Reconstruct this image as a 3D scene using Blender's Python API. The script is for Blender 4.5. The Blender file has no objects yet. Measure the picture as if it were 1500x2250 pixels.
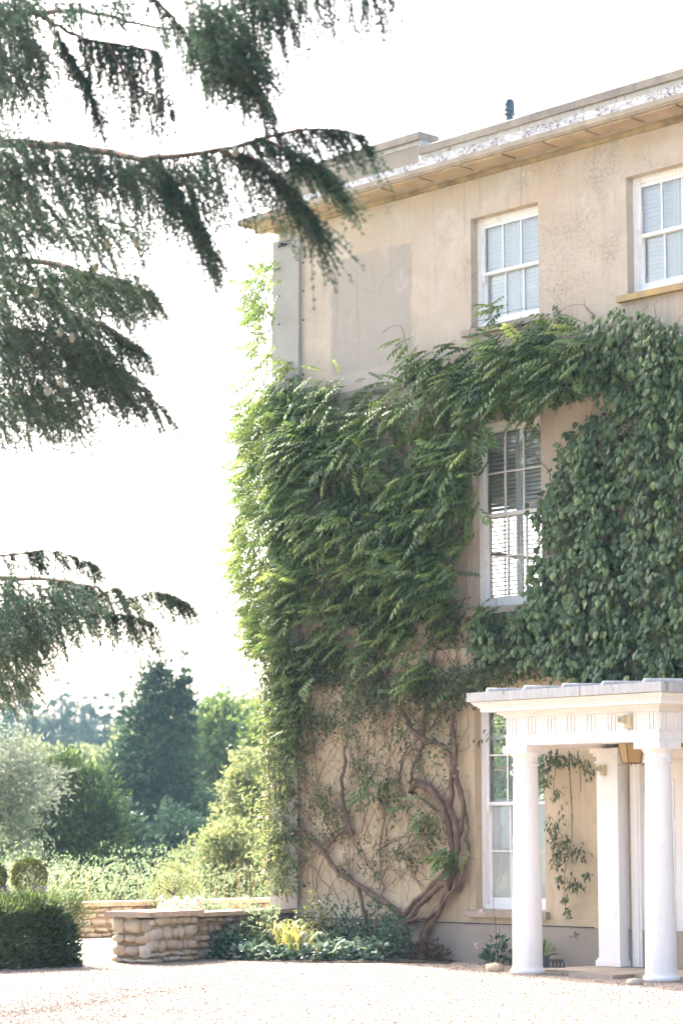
import bpy, math, random
import numpy as np
from mathutils import Matrix, Vector
rng = np.random.default_rng(7); random.seed(7)
R_ = math.radians
scene = bpy.context.scene
col = scene.collection

# ------------------------------------------------------------------ camera
FPX = 5300.0; TH = R_(42.7); PITCH = math.atan(713 / FPX); EYE = 1.65
Fv = np.array([-math.cos(TH) * math.cos(PITCH), math.sin(TH) * math.cos(PITCH), math.sin(PITCH)])
Rv = np.array([math.sin(TH), math.cos(TH), 0.0]); Uv = np.cross(Rv, Fv)
cd = bpy.data.cameras.new('camera'); cam = bpy.data.objects.new('camera', cd); col.objects.link(cam)
cd.sensor_fit = 'VERTICAL'; cd.sensor_height = 36.0; cd.sensor_width = 24.0
cd.lens = FPX / 2250 * 36.0
cd.clip_start = 0.1; cd.clip_end = 3000
cd.dof.use_dof = True; cd.dof.focus_distance = 30.6; cd.dof.aperture_fstop = 2.1
cam.matrix_world = Matrix(((Rv[0], Uv[0], -Fv[0], 0), (Rv[1], Uv[1], -Fv[1], 0), (Rv[2], Uv[2], -Fv[2], EYE), (0, 0, 0, 1)))
scene.camera = cam

# ------------------------------------------------------------------ sky, sun, exposure
SUN_EL = R_(42); G = R_(11)
to_sun = Vector((-math.cos(G) * math.cos(SUN_EL), math.sin(G) * math.cos(SUN_EL), math.sin(SUN_EL)))
w = bpy.data.worlds.new('World'); scene.world = w; w.use_nodes = True
nt = w.node_tree; nt.nodes.clear()
sk = nt.nodes.new('ShaderNodeTexSky'); sk.sky_type = 'NISHITA'; sk.sun_disc = False
sk.sun_elevation = SUN_EL
sk.sun_rotation = math.atan2(to_sun.x, to_sun.y)
sk.air_density = 0.8; sk.dust_density = 6.0; sk.ozone_density = 0.5
bg = nt.nodes.new('ShaderNodeBackground'); bg.inputs['Strength'].default_value = 0.15
wo = nt.nodes.new('ShaderNodeOutputWorld')
nt.links.new(sk.outputs[0], bg.inputs[0]); nt.links.new(bg.outputs[0], wo.inputs[0])
sl = bpy.data.lights.new('sun', 'SUN'); sl.energy = 3.0; sl.angle = R_(0.53); sl.color = (1.0, 0.93, 0.82)
so = bpy.data.objects.new('sun', sl); col.objects.link(so)
so.rotation_euler = to_sun.to_track_quat('Z', 'Y').to_euler()
vs = scene.view_settings; vs.view_transform = 'Standard'; vs.look = 'None'; vs.gamma = 1.0; vs.use_curve_mapping = False
vs.exposure = 2.5
scene.render.engine = 'CYCLES'
cy = scene.cycles
cy.use_denoising = True; cy.max_bounces = 8; cy.diffuse_bounces = 3; cy.glossy_bounces = 3
cy.transmission_bounces = 4; cy.transparent_max_bounces = 12; cy.volume_bounces = 1
cy.sample_clamp_indirect = 6.0; cy.use_adaptive_sampling = True; cy.adaptive_threshold = 0.03

# ------------------------------------------------------------------ survey helpers (photo survey -> metres)
CAM = np.array([0, 0, EYE])
def ray(x, y): return Fv + (x - 750) / FPX * Rv + (1125 - y) / FPX * Uv
def onY(x, y, Y): d = ray(x, y); return CAM + d * (Y / d[1])
def onG(x, y, z=0.0): d = ray(x, y); return CAM + d * ((z - EYE) / d[2])
def at(x, y, d): return CAM + ray(x, y) * d
YW = 23.3                                   # front wall plane
def W(x, y): p = onY(x, y, YW); return float(p[0]), float(p[2])
def go(x, off): p = onY(x, 2100, YW - off); return (float(p[0]), float(p[1]), 0.0)

# ------------------------------------------------------------------ object helpers
def tag(o, label=None, cat=None, group=None, kind=None):
    if label: o['label'] = label
    if cat: o['category'] = cat
    if group: o['group'] = group
    if kind: o['kind'] = kind
    return o
def empty(name, loc=(0, 0, 0), label=None, cat=None, group=None):
    o = bpy.data.objects.new(name, None); o.empty_display_size = 0.1; col.objects.link(o); o.location = loc
    return tag(o, label, cat, group)
def link(name, me, mat=None, parent=None, loc=None):
    if mat is not None and not me.materials: me.materials.append(mat)
    o = bpy.data.objects.new(name, me); col.objects.link(o)
    if parent is not None:
        o.parent = parent
        if parent.type == 'EMPTY' or True:
            o.matrix_parent_inverse = parent_inv(parent)
    if loc is not None: o.location = loc
    return o
_pi = {}
def parent_inv(p):
    m = Matrix.Identity(4); q = p
    chain = []
    while q is not None: chain.append(q); q = q.parent
    for q in reversed(chain): m = m @ q.matrix_parent_inverse @ q.matrix_basis if q.parent else m @ q.matrix_basis
    return m.inverted()

class Acc:
    def __init__(s): s.v = []; s.f = []; s.t = []; s.n = 0
    def add(s, v, f, t=0.5):
        v = np.asarray(v, float).reshape(-1, 3); f = np.asarray(f, int)
        s.v.append(v); s.f.append(f + s.n); s.n += len(v)
        t = np.broadcast_to(np.asarray(t, float), (len(v),)); s.t.append(t)
        return s
    def box(s, x0, x1, y0, y1, z0, z1, t=0.5):
        v = [(x0,y0,z0),(x1,y0,z0),(x1,y1,z0),(x0,y1,z0),(x0,y0,z1),(x1,y0,z1),(x1,y1,z1),(x0,y1,z1)]
        return s.add(v, [(0,3,2,1),(4,5,6,7),(0,1,5,4),(1,2,6,5),(2,3,7,6),(3,0,4,7)], t)
    def obox(s, o, u, v, w_, t=0.5):
        o, u, v, w_ = [np.asarray(a, float) for a in (o, u, v, w_)]
        P = [o, o+u, o+u+v, o+v, o+w_, o+u+w_, o+u+v+w_, o+v+w_]
        return s.add(P, [(0,3,2,1),(4,5,6,7),(0,1,5,4),(1,2,6,5),(2,3,7,6),(3,0,4,7)], t)
    def tube(s, pts, rad, k=6, t=0.5):
        pts = np.asarray(pts, float); n = len(pts); rad = np.broadcast_to(np.asarray(rad, float), (n,))
        tg = np.gradient(pts, axis=0); tg /= np.linalg.norm(tg, axis=1)[:, None] + 1e-9
        ref = np.array([0.13, 0.31, 0.94]); a = np.cross(tg, ref); a /= np.linalg.norm(a, axis=1)[:, None] + 1e-9
        b = np.cross(tg, a); ang = np.linspace(0, 2 * np.pi, k, endpoint=False)
        V = pts[:, None] + rad[:, None, None] * (np.cos(ang)[None, :, None] * a[:, None] + np.sin(ang)[None, :, None] * b[:, None])
        i = np.arange(n - 1)[:, None] * k; j = np.arange(k)[None]; j2 = (j + 1) % k
        F = np.stack([i + j, i + j2, i + k + j2, i + k + j], -1).reshape(-1, 4)
        return s.add(V.reshape(-1, 3), F, t)
    def lathe(s, prof, c=(0, 0, 0), k=24, t=0.5):
        prof = np.asarray(prof, float); n = len(prof); ang = np.linspace(0, 2 * np.pi, k, endpoint=False)
        V = np.stack([prof[:, 0:1] * np.cos(ang) + c[0], prof[:, 0:1] * np.sin(ang) + c[1], np.repeat(prof[:, 1:2], k, 1) + c[2]], -1)
        i = np.arange(n - 1)[:, None] * k; j = np.arange(k)[None]; j2 = (j + 1) % k
        F = np.stack([i + j, i + j2, i + k + j2, i + k + j], -1).reshape(-1, 4)
        return s.add(V.reshape(-1, 3), F, t)
    def prism(s, prof, a0, a1, axis='x', t=0.5):
        """profile of (p,z) points extruded along an axis, closed with end caps"""
        n = len(prof); V = []
        for a in (a0, a1):
            for p, z in prof: V.append((a, p, z) if axis == 'x' else (p, a, z))
        F = [(i, (i + 1) % n, n + (i + 1) % n, n + i) for i in range(n)]
        s.add(V, F, t)
        for k in (0, 1):
            ids = list(range(k * n, k * n + n))
            s.caps = getattr(s, 'caps', []) + [[s.n - 2 * n + q for q in (ids if k else ids[::-1])]]
        return s
    def mesh(s, name, mat=None, smooth=False):
        V = np.concatenate(s.v); me = bpy.data.meshes.new(name)
        caps = getattr(s, 'caps', [])
        loops = np.concatenate([f.reshape(-1) for f in s.f] + [np.array(c) for c in caps])
        cnt = np.concatenate([np.full(len(f), f.shape[1]) for f in s.f] + [np.array([len(c)]) for c in caps])
        st = np.concatenate([[0], np.cumsum(cnt)[:-1]])
        me.vertices.add(len(V)); me.vertices.foreach_set('co', V.reshape(-1))
        me.loops.add(len(loops)); me.loops.foreach_set('vertex_index', loops.astype(np.int32))
        me.polygons.add(len(cnt)); me.polygons.foreach_set('loop_start', st.astype(np.int32)); me.polygons.foreach_set('loop_total', cnt.astype(np.int32))
        me.polygons.foreach_set('use_smooth', np.full(len(cnt), bool(smooth)))
        at_ = me.attributes.new('tint', 'FLOAT', 'POINT'); at_.data.foreach_set('value', np.concatenate(s.t).astype(np.float32))
        me.update(calc_edges=True)
        if mat: me.materials.append(mat)
        return me
    def build(s, name, mat, parent=None, smooth=False, loc=None, label=None, kind=None):
        o = link(name, s.mesh(name, mat, smooth), None, parent, loc)
        return tag(o, label, None, None, kind)

# ------------------------------------------------------------------ noise + polygons
_perm = rng.random((64, 64))
def vn(x, y):
    x = np.asarray(x, float); y = np.asarray(y, float)
    xi = np.floor(x).astype(int); yi = np.floor(y).astype(int); fx = x - xi; fy = y - yi
    fx = fx * fx * (3 - 2 * fx); fy = fy * fy * (3 - 2 * fy)
    g = lambda a, b: _perm[a % 64, b % 64]
    return (g(xi, yi) * (1 - fx) + g(xi + 1, yi) * fx) * (1 - fy) + (g(xi, yi + 1) * (1 - fx) + g(xi + 1, yi + 1) * fx) * fy
def inpoly(P, poly):
    x, y = P[:, 0], P[:, 1]; r = np.zeros(len(P), bool); n = len(poly); j = n - 1
    for i in range(n):
        xi, yi = poly[i]; xj, yj = poly[j]
        r ^= ((yi > y) != (yj > y)) & (x < (xj - xi) * (y - yi) / (yj - yi + 1e-12) + xi); j = i
    return r
def sample(poly, n, dens=None):
    poly = np.array(poly, float); lo, hi = poly.min(0), poly.max(0); out = np.zeros((0, 2))
    for _ in range(80):
        P = lo + rng.random((n * 2, 2)) * (hi - lo); k = inpoly(P, poly)
        if dens is not None: k &= rng.random(len(P)) < dens(P[:, 0], P[:, 1])
        out = np.concatenate([out, P[k]])
        if len(out) >= n: break
    return out[:n]
def survey(pos):
    return CAM + (pos_on_wall(pos) - CAM) * (pos[:, 1:2] / YW)
def pos_on_wall(pos): q = pos.copy(); q[:, 1] = YW; return q
def unit(a): return a / (np.linalg.norm(a, axis=-1, keepdims=True) + 1e-9)
def basis(ydir, nrm):
    y = unit(ydir); x = unit(np.cross(y, nrm)); z = np.cross(x, y); return np.stack([x, y, z], 2)
def rdir(n): return unit(rng.normal(size=(n, 3)))
def scatter(acc, T, F, pos, B, sc, tint):
    sc = np.broadcast_to(np.asarray(sc, float), (len(pos),)); n = len(pos); m = len(T)
    if n == 0: return
    V = np.einsum('nij,mj->nmi', B, T) * sc[:, None, None] + pos[:, None]
    FF = (F[None] + (np.arange(n) * m)[:, None, None]).reshape(-1, F.shape[1])
    acc.add(V.reshape(-1, 3), FF, np.repeat(np.broadcast_to(tint, (n,)), m))

# leaf templates: x = width, y = length, z = normal
def leaf_lance(wd=0.36, fold=0.10, droop=0.12):
    ys = [0, .32, .72, 1.0]; ws = [0.03, .92, .86, 0.0]
    V = []; 
    for y, q in zip(ys, ws):
        z = -droop * y * y; V += [(-q * wd / 2, y, z + fold * q), (0, y, z), (q * wd / 2, y, z + fold * q)]
    F = []
    for i in range(3):
        a = i * 3; F += [(a, a+1, a+4, a+3), (a+1, a+2, a+5, a+4)]
    return np.array(V), np.array(F)
def leaf_small(wd=0.5, fold=0.12, droop=0.15):
    V = np.array([(0,0,0),(-wd/2,.45,fold),(0,.5,-droop*.25),(wd/2,.45,fold),(0,1,-droop)])
    return V, np.array([(0,2,1),(0,3,2),(1,2,4),(2,3,4)])
def leaf_heart():
    ys = [-.08, .12, .38, .65, .86, 1.02]; ws = [.30, .80, .92, .66, .34, 0.0]
    V = []
    for y, q in zip(ys, ws):
        z = -.30 * max(y, 0) ** 2; V += [(-q / 2, y, z - .10 * q * q), (0, y if y > 0 else .04, z + .03), (q / 2, y, z - .10 * q * q)]
    F = []
    for i in range(5):
        a = i * 3; F += [(a, a+1, a+4, a+3), (a+1, a+2, a+5, a+4)]
    return np.array(V), np.array(F)
def pinnate(pairs=5, ll=.30, wd=.40, seed=0):
    r = np.random.default_rng(seed); T, F = leaf_lance(wd, .08, .18); acc = Acc()
    ys = np.linspace(.22, .86, pairs)
    for i, y in enumerate(ys):
        for sd in (-1, 1):
            a = sd * (1.0 - .28 * i / pairs + r.uniform(-.12, .12)); d = np.array([math.sin(a), math.cos(a), -.28 - r.uniform(0, .25)])
            B = basis(d[None], np.array([[sd * .15, .1, 1.0]])); z = -.22 * y * y
            scatter(acc, T, F, np.array([[0, y, z]]), B, ll * (1.0 - .25 * abs(i - pairs * .45) / pairs) * r.uniform(.85, 1.1), 0.5)
    scatter(acc, T, F, np.array([[0, .9, -.19]]), basis(np.array([[0, 1, -.5]]), np.array([[0, .3, 1.]])), ll, .5)
    acc.tube([(0, 0, 0), (0, .5, -.055), (0, .92, -.19)], [.008, .006, .003], 3)
    V = np.concatenate(acc.v); quads = [f for f in acc.f if f.shape[1] == 4]
    return V, np.concatenate(quads)

# ------------------------------------------------------------------ materials
class N:
    def __init__(s, name):
        s.m = bpy.data.materials.new(name); s.m.use_nodes = True; s.t = s.m.node_tree; s.t.nodes.clear()
        s.out = s.t.nodes.new('ShaderNodeOutputMaterial')
    def n(s, ty, **kw):
        x = s.t.nodes.new(ty)
        for k, v in kw.items():
            if k.startswith('_'): setattr(x, k[1:], v)
            else:
                key = int(k[1:]) if k[0] == 'i' and k[1:].isdigit() else k.replace('__', ' ')
                if hasattr(v, 'is_output') or isinstance(v, bpy.types.NodeSocket): s.t.links.new(v, x.inputs[key])
                else: x.inputs[key].default_value = v
        return x
    def pos(s): return s.n('ShaderNodeNewGeometry').outputs['Position']
    def noise(s, sc, vec=None, det=4, rough=.55, stretch=None, dist=0.0):
        v = vec if vec is not None else s.pos()
        if stretch: v = s.n('ShaderNodeMapping', i0=v, Scale=stretch).outputs[0]
        return s.n('ShaderNodeTexNoise', Vector=v, Scale=sc, Detail=det, Roughness=rough, Distortion=dist).outputs['Fac']
    def ramp(s, fac, a, b):
        return s.n('ShaderNodeMapRange', i0=fac, i1=a, i2=b, _clamp=True).outputs[0]
    def mix(s, fac, a, b):
        x = s.t.nodes.new('ShaderNodeMix'); x.data_type = 'RGBA'
        for k, v in ((0, fac), (6, a), (7, b)):
            if isinstance(v, bpy.types.NodeSocket): s.t.links.new(v, x.inputs[k])
            else: x.inputs[k].default_value = v if k == 0 else (*v, 1)
        return x.outputs[2]
    def math(s, op, a, b=0.0): return s.n('ShaderNodeMath', _operation=op, i0=a, i1=b).outputs[0]
    def bsdf(s, color, rough=.8, bump=None, bstr=.3, bdist=.01, spec=.3, metal=0.0):
        p = s.n('ShaderNodeBsdfPrincipled', Roughness=rough, Metallic=metal)
        p.inputs['Specular IOR Level'].default_value = spec
        if isinstance(color, bpy.types.NodeSocket): s.t.links.new(color, p.inputs['Base Color'])
        else: p.inputs['Base Color'].default_value = (*color, 1)
        if bump is not None:
            b = s.n('ShaderNodeBump', Strength=bstr, Distance=bdist, Height=bump); s.t.links.new(b.outputs[0], p.inputs['Normal'])
        return p.outputs[0]
    def done(s, sh): s.t.links.new(sh, s.out.inputs[0]); return s.m

def mat_two(name, c1, c2, sc=3, rough=.8, bstr=.3, fine=60, spec=.3, bdist=.004, stretch=None, a=.35, b=.65, metal=0.0):
    k = N(name); f = k.ramp(k.noise(sc, stretch=stretch), a, b); fi = k.noise(fine, det=3)
    c = k.mix(f, c1, c2); c = k.mix(k.math('MULTIPLY', k.ramp(fi, .3, .75), .22), c, tuple(q * .55 for q in c1))
    return k.done(k.bsdf(c, rough, fi, bstr, bdist, spec, metal))
def mat_leaf(name, dark, mid, light, trans=.35, rough=.45, spec=.35, tcol=None):
    k = N(name); t = k.n('ShaderNodeAttribute', _attribute_name='tint').outputs['Fac']
    c = k.mix(k.ramp(t, 0, .55), dark, mid); c = k.mix(k.ramp(t, .55, 1), c, light)
    p = k.bsdf(c, rough, spec=spec)
    tc = k.n('ShaderNodeHueSaturation', Hue=.48, Saturation=1.1, Value=1.5, Color=c).outputs[0]
    tr = k.n('ShaderNodeBsdfTranslucent', Color=tc).outputs[0]
    return k.done(k.n('ShaderNodeMixShader', i0=trans, i1=p, i2=tr).outputs[0])

def wall_material():
    k = N('lime_render'); P = k.pos(); sx = k.n('ShaderNodeSeparateXYZ', i0=P); X, Z = sx.outputs[0], sx.outputs[2]
    big = k.noise(.55, det=5, dist=.4); med = k.noise(2.2, det=6, rough=.65, dist=.8); fine = k.noise(26, det=6, rough=.7); grain = k.noise(160, det=2)
    streak = k.noise(3.0, stretch=(3.2, 1, .16), det=5, rough=.7)
    base = k.mix(k.ramp(big, .35, .65), (.485, .41, .325), (.50, .395, .31))
    base = k.mix(k.math('MULTIPLY', k.ramp(med, .48, .66), .6), base, (.55, .47, .385))
    base = k.mix(k.math('MULTIPLY', k.ramp(streak, .52, .72), .55), base, (.40, .335, .265))
    base = k.mix(k.math('MULTIPLY', k.ramp(k.noise(1.3, det=3), .55, .66), k.ramp(fine, .45, .62)), base, (.35, .28, .22))
    # golden lower wall
    low = k.ramp(Z, 4.6, 3.2); base = k.mix(k.math('MULTIPLY', low, .65), base, (.55, .43, .265))
    # grey repair patch in the upper wall, ragged edges
    j = k.math('MULTIPLY', k.math('SUBTRACT', k.noise(3.5, det=5), .5), .16)
    def box(x0, x1, z0, z1, soft=.02):
        Xj = k.math('ADD', X, j); Zj = k.math('ADD', Z, j)
        a = k.math('MULTIPLY', k.ramp(Xj, x0 - soft, x0 + soft), k.ramp(Xj, x1 + soft, x1 - soft))
        b = k.math('MULTIPLY', k.ramp(Zj, z0 - soft, z0 + soft), k.ramp(Zj, z1 + soft, z1 - soft))
        return k.math('MULTIPLY', a, b)
    px0 = W(728, 650)[0]; px1 = W(904, 650)[0]; pz0 = W(800, 815)[1]; pz1 = W(800, 556)[1]
    base = k.mix(k.math('MULTIPLY', box(px0, px1, pz0, pz1), .9), base, (.37, .325, .28))
    base = k.mix(k.math('MULTIPLY', box(px0 + .1, px1 + .6, pz0 - .45, pz0 + .02), .7), base, (.41, .36, .31))
    xx = W(1230, 560)[0]; zz = W(1230, 560)[1]
    pit = k.math('MULTIPLY', k.ramp(k.n('ShaderNodeVectorMath', _operation='DISTANCE', i0=P, i1=(xx, YW, zz)).outputs['Value'], 1.05, .55), k.ramp(fine, .5, .62))
    base = k.mix(k.math('MULTIPLY', pit, .5), base, (.30, .23, .18))
    qx = W(1100, 410); pal = k.ramp(k.n('ShaderNodeVectorMath', _operation='DISTANCE', i0=P, i1=(qx[0], YW, qx[1])).outputs['Value'], 1.3, .2)
    base = k.mix(k.math('MULTIPLY', k.math('MULTIPLY', pal, k.ramp(k.noise(1.9, det=6, dist=1.2), .45, .6)), .6), base, (.62, .45, .30))
    base = k.mix(k.math('MULTIPLY', k.ramp(grain, .58, .75), .18), base, (.66, .58, .48))
    top = k.math('MULTIPLY', k.ramp(Z, 9.5, 10.5), k.ramp(k.noise(1.1, det=6, dist=1.0), .40, .58)); base = k.mix(k.math('MULTIPLY', top, .7), base, (.52, .385, .27))
    pl = k.math('MULTIPLY', k.ramp(Z, 8.6, 9.8), k.ramp(k.noise(1.7, det=7, rough=.65, dist=.7), .50, .64)); base = k.mix(k.math('MULTIPLY', pl, .5), base, (.62, .535, .455))
    drip = k.math('MULTIPLY', k.ramp(k.noise(2.2, stretch=(4.0, 1, .22), det=6, rough=.75), .55, .70), k.ramp(k.noise(.8, det=2), .38, .55)); base = k.mix(k.math('MULTIPLY', drip, .75), base, (.30, .235, .175))
    stn = k.math('MULTIPLY', k.ramp(Z, 4.2, 2.0), k.ramp(k.noise(1.5, det=6, rough=.7, dist=.8), .48, .62)); base = k.mix(k.math('MULTIPLY', stn, .75), base, (.42, .345, .26))
    crack = k.n('ShaderNodeTexVoronoi', _feature='DISTANCE_TO_EDGE', Vector=k.n('ShaderNodeVectorMath', _operation='ADD', i0=P, i1=k.n('ShaderNodeVectorMath', _operation='SCALE', i0=k.n('ShaderNodeTexNoise', Vector=P, Scale=4.0, Detail=5).outputs['Color'], Scale=.5).outputs[0]).outputs[0], Scale=.8).outputs['Distance']
    ck = k.math('MULTIPLY', k.ramp(crack, .012, .002), k.ramp(k.noise(.9, det=2), .5, .6))
    base = k.mix(k.math('MULTIPLY', ck, .28), base, (.22, .16, .12))
    h = k.math('ADD', k.math('MULTIPLY', med, 2.0), k.math('ADD', fine, k.math('MULTIPLY', grain, .3)))
    return k.done(k.bsdf(base, .92, h, .5, .012, .15))
def lichen_material():
    k = N('lichened_stone'); a = k.noise(5, det=7, rough=.75); b = k.noise(22, det=6, rough=.75); c = k.noise(1.1, det=3)
    base = k.mix(k.ramp(k.noise(1.7, det=4), .35, .65), (.60, .59, .60), (.72, .70, .70))
    m = k.math('MULTIPLY', k.ramp(b, .44, .56), k.ramp(a, .42, .56))
    base = k.mix(m, base, (.16, .14, .16)); base = k.mix(k.math('MULTIPLY', k.ramp(c, .5, .7), .4), base, (.45, .40, .36))
    return k.done(k.bsdf(base, .9, b, .4, .01, .2))
def gravel_material():
    k = N('pale_gravel'); P = k.pos()
    v = k.n('ShaderNodeTexVoronoi', Vector=P, Scale=55.0); cv = k.n('ShaderNodeSeparateColor', i0=v.outputs['Color']).outputs[0]
    base = k.mix(cv, (.17, .125, .10), (.40, .335, .28)); base = k.mix(k.math('MULTIPLY', k.ramp(k.noise(.7, det=4), .4, .7), .6), base, (.31, .25, .205))
    base = k.mix(k.math('MULTIPLY', k.ramp(k.noise(9, det=5), .5, .7), .4), base, (.24, .185, .15))
    return k.done(k.bsdf(base, .9, k.math('SUBTRACT', 1.0, v.outputs['Distance']), .7, .012, .2))
def stone_material(name, cols, sc=9):
    k = N(name); r = k.n('ShaderNodeObjectInfo').outputs['Random']; cr = k.n('ShaderNodeValToRGB', Fac=r)
    e = cr.color_ramp.elements
    while len(e) < len(cols): e.new(0.5)
    for i, c in enumerate(cols): e[i].position = i / (len(cols) - 1); e[i].color = (*c, 1)
    P = k.pos(); a = k.noise(sc, det=6, rough=.7); b = k.noise(70, det=3)
    base = k.mix(k.math('MULTIPLY', k.ramp(a, .42, .66), .5), cr.outputs[0], tuple(q * .5 for q in cols[0]))
    base = k.mix(k.math('MULTIPLY', k.ramp(b, .55, .7), .35), base, (.62, .56, .47))
    return k.done(k.bsdf(base, .9, k.math('ADD', a, k.math('MULTIPLY', b, .4)), .6, .012, .2))
def paint_material(name, c=(.83, .79, .75), dirt=(.55, .50, .43), amt=.35):
    k = N(name); a = k.noise(6, det=6, rough=.7); s = k.noise(5, stretch=(2.5, 2.5, .25), det=5, rough=.7)
    base = k.mix(k.math('MULTIPLY', k.ramp(k.math('MULTIPLY', a, s), .28, .42), amt), c, dirt)
    return k.done(k.bsdf(base, .42, k.noise(14, det=5), .18, .006, .45))
def lead_material():
    k = N('weathered_lead'); s = k.noise(4, stretch=(4, 4, .3), det=5, rough=.7); a = k.noise(9, det=5)
    base = k.mix(k.ramp(s, .38, .62), (.50, .49, .48), (.40, .39, .385)); base = k.mix(k.math('MULTIPLY', k.ramp(k.math('MULTIPLY', s, a), .32, .38), .7), base, (.20, .15, .11))
    return k.done(k.bsdf(base, .6, a, .25, .006, .4))
def glass_material():
    k = N('window_glass'); fr = k.n('ShaderNodeFresnel', IOR=1.55).outputs[0]
    wv = k.n('ShaderNodeBump', Strength=.04, Distance=.02, Height=k.noise(3.0, det=2)).outputs[0]
    g = k.n('ShaderNodeBsdfGlossy', Roughness=.0, Color=(1, 1, 1, 1), Normal=wv).outputs[0]
    t = k.n('ShaderNodeBsdfTransparent', Color=(.93, .96, .95, 1)).outputs[0]
    f2 = k.math('MINIMUM', k.math('MULTIPLY', fr, 1.9), 1.0)
    return k.done(k.n('ShaderNodeMixShader', i0=f2, i1=t, i2=g).outputs[0])

M = {}
M['wall'] = wall_material(); M['lichen'] = lichen_material(); M['gravel'] = gravel_material(); M['glass'] = glass_material()
M['white'] = paint_material('white_paint'); M['sash'] = paint_material('sash_paint', (.82, .80, .78), (.50, .42, .36), .5); M['lead'] = lead_material()
M['shutter'] = mat_two('shutter_paint', (.86, .86, .85), (.83, .83, .82), 2, .45, .05)
M['cornice'] = mat_two('ochre_stone', (.50, .39, .27), (.40, .29, .19), 2.6, .9, .6, 30, .2, .01)
M['bed'] = mat_two('mossy_stone', (.46, .34, .19), (.20, .15, .09), 3.2, .9, .6, 30, .2, .01)
M['coping'] = mat_two('coping_stone', (.34, .30, .25), (.22, .19, .17), 3.0, .9, .6, 40, .2, .01)
M['plinth'] = mat_two('grey_plinth', (.36, .31, .25), (.29, .25, .21), 1.6, .92, .5, 45, .2, .006)
M['strip'] = mat_two('grey_cement', (.42, .39, .355), (.36, .335, .31), 1.5, .9, .35, 50, .2, .005)
M['sill'] = mat_two('stone_sill', (.44, .36, .28), (.33, .27, .21), 4, .9, .5, 40, .2, .006)
M['sill_gold'] = mat_two('lichen_sill', (.50, .34, .14), (.38, .28, .18), 4, .9, .5, 40, .2, .006)
M['room'] = mat_two('room_plaster', (.50, .49, .47), (.46, .45, .43), 1, .9, .05)
M['floorboard'] = mat_two('floor_boards', (.20, .13, .08), (.16, .10, .06), 2, .6, .1)
M['pipe'] = mat_two('vent_plastic', (.06, .10, .13), (.05, .08, .11), 4, .5, .05)
M['iron'] = mat_two('dark_iron', (.035, .035, .045), (.06, .05, .05), 12, .6, .2)
M['brass'] = mat_two('aged_brass', (.30, .20, .08), (.20, .13, .05), 9, .45, .1, metal=.6)
M['cream'] = mat_two('cream_plastic', (.60, .50, .33), (.56, .47, .32), 5, .5, .03)
M['slot'] = mat_two('louvre_grey', (.30, .28, .27), (.25, .24, .23), 5, .5, .03)
M['amber'] = mat_two('amber_glass', (.56, .38, .18), (.50, .33, .15), 3, .25, .03)
M['wood'] = mat_two('wisteria_bark', (.21, .14, .105), (.10, .065, .05), 14, .9, .9, 90, .15, .006, stretch=(1, 1, .35))
M['twig'] = mat_two('twig_bark', (.27, .18, .12), (.16, .10, .065), 20, .85, .3)
M['cedarbark'] = mat_two('cedar_bark', (.12, .07, .055), (.075, .045, .04), 16, .9, .7, 60, .15, .01)
M['bark'] = mat_two('tree_bark', (.12, .10, .08), (.07, .06, .05), 6, .9, .6)
M['soil'] = mat_two('dark_soil', (.05, .035, .025), (.03, .022, .018), 8, .95, .8)
M['meadow'] = mat_two('meadow_grass', (.10, .14, .05), (.16, .19, .08), .12, .9, .4, 3)
M['paving'] = mat_two('paving_stone', (.42, .35, .28), (.33, .28, .23), 1.5, .85, .5, 40, .2, .006)
M['terrace'] = mat_two('terrace_flags', (.60, .55, .48), (.52, .47, .41), 1.2, .85, .4, 30)
M['stone'] = stone_material('rubble_stone', [(.50, .40, .28), (.58, .49, .37), (.46, .34, .23), (.55, .49, .41), (.36, .27, .21)])
M['stone_dark'] = stone_material('ironstone', [(.20, .13, .11), (.38, .30, .21), (.24, .16, .13), (.42, .34, .24), (.28, .22, .19)])
M['mortar'] = mat_two('lime_mortar', (.40, .31, .20), (.30, .22, .14), 12, .95, .8, 60, .1, .01)
M['cope'] = mat_two('sandstone_coping', (.52, .40, .29), (.42, .31, .22), 5, .9, .5, 40, .2, .008)
M['terracotta'] = mat_two('terracotta', (.42, .27, .18), (.35, .22, .14), 5, .85, .3)
M['pot'] = mat_two('grey_pot', (.20, .23, .27), (.16, .18, .21), 5, .6, .1)
M['pebble'] = stone_material('pebble', [(.40, .31, .25), (.66, .58, .50), (.55, .45, .36)])
k = N('pebbles'); t_ = k.n('ShaderNodeAttribute', _attribute_name='tint').outputs['Fac']
M['pebbles'] = k.done(k.bsdf(k.mix(t_, (.14, .105, .085), (.46, .39, .33)), .85, spec=.25))
M['wist'] = mat_leaf('wisteria_leaf', (.034, .070, .028), (.100, .165, .054), (.26, .33, .11), .34)
M['wist_y'] = mat_leaf('yellowing_leaf', (.20, .20, .05), (.30, .26, .06), (.36, .24, .06), .4)
M['hyd'] = mat_leaf('hydrangea_leaf', (.036, .070, .030), (.085, .135, .050), (.20, .26, .09), .26, .42, .4)
M['rose'] = mat_leaf('rose_leaf', (.032, .055, .030), (.085, .115, .046), (.24, .24, .085), .30, .35, .5)
M['cedar'] = mat_leaf('cedar_needle', (.028, .058, .046), (.068, .112, .074), (.19, .25, .12), .42, .5, .3)
M['yew'] = mat_leaf('yew_needle', (.016, .036, .016), (.045, .078, .026), (.16, .22, .07), .30, .5, .3)
M['box'] = mat_leaf('box_leaf', (.035, .050, .012), (.070, .090, .022), (.17, .19, .05), .25, .45, .4)
M['cyp'] = mat_leaf('cypress_foliage', (.012, .034, .028), (.032, .068, .044), (.10, .15, .08), .22, .6, .2)
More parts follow.
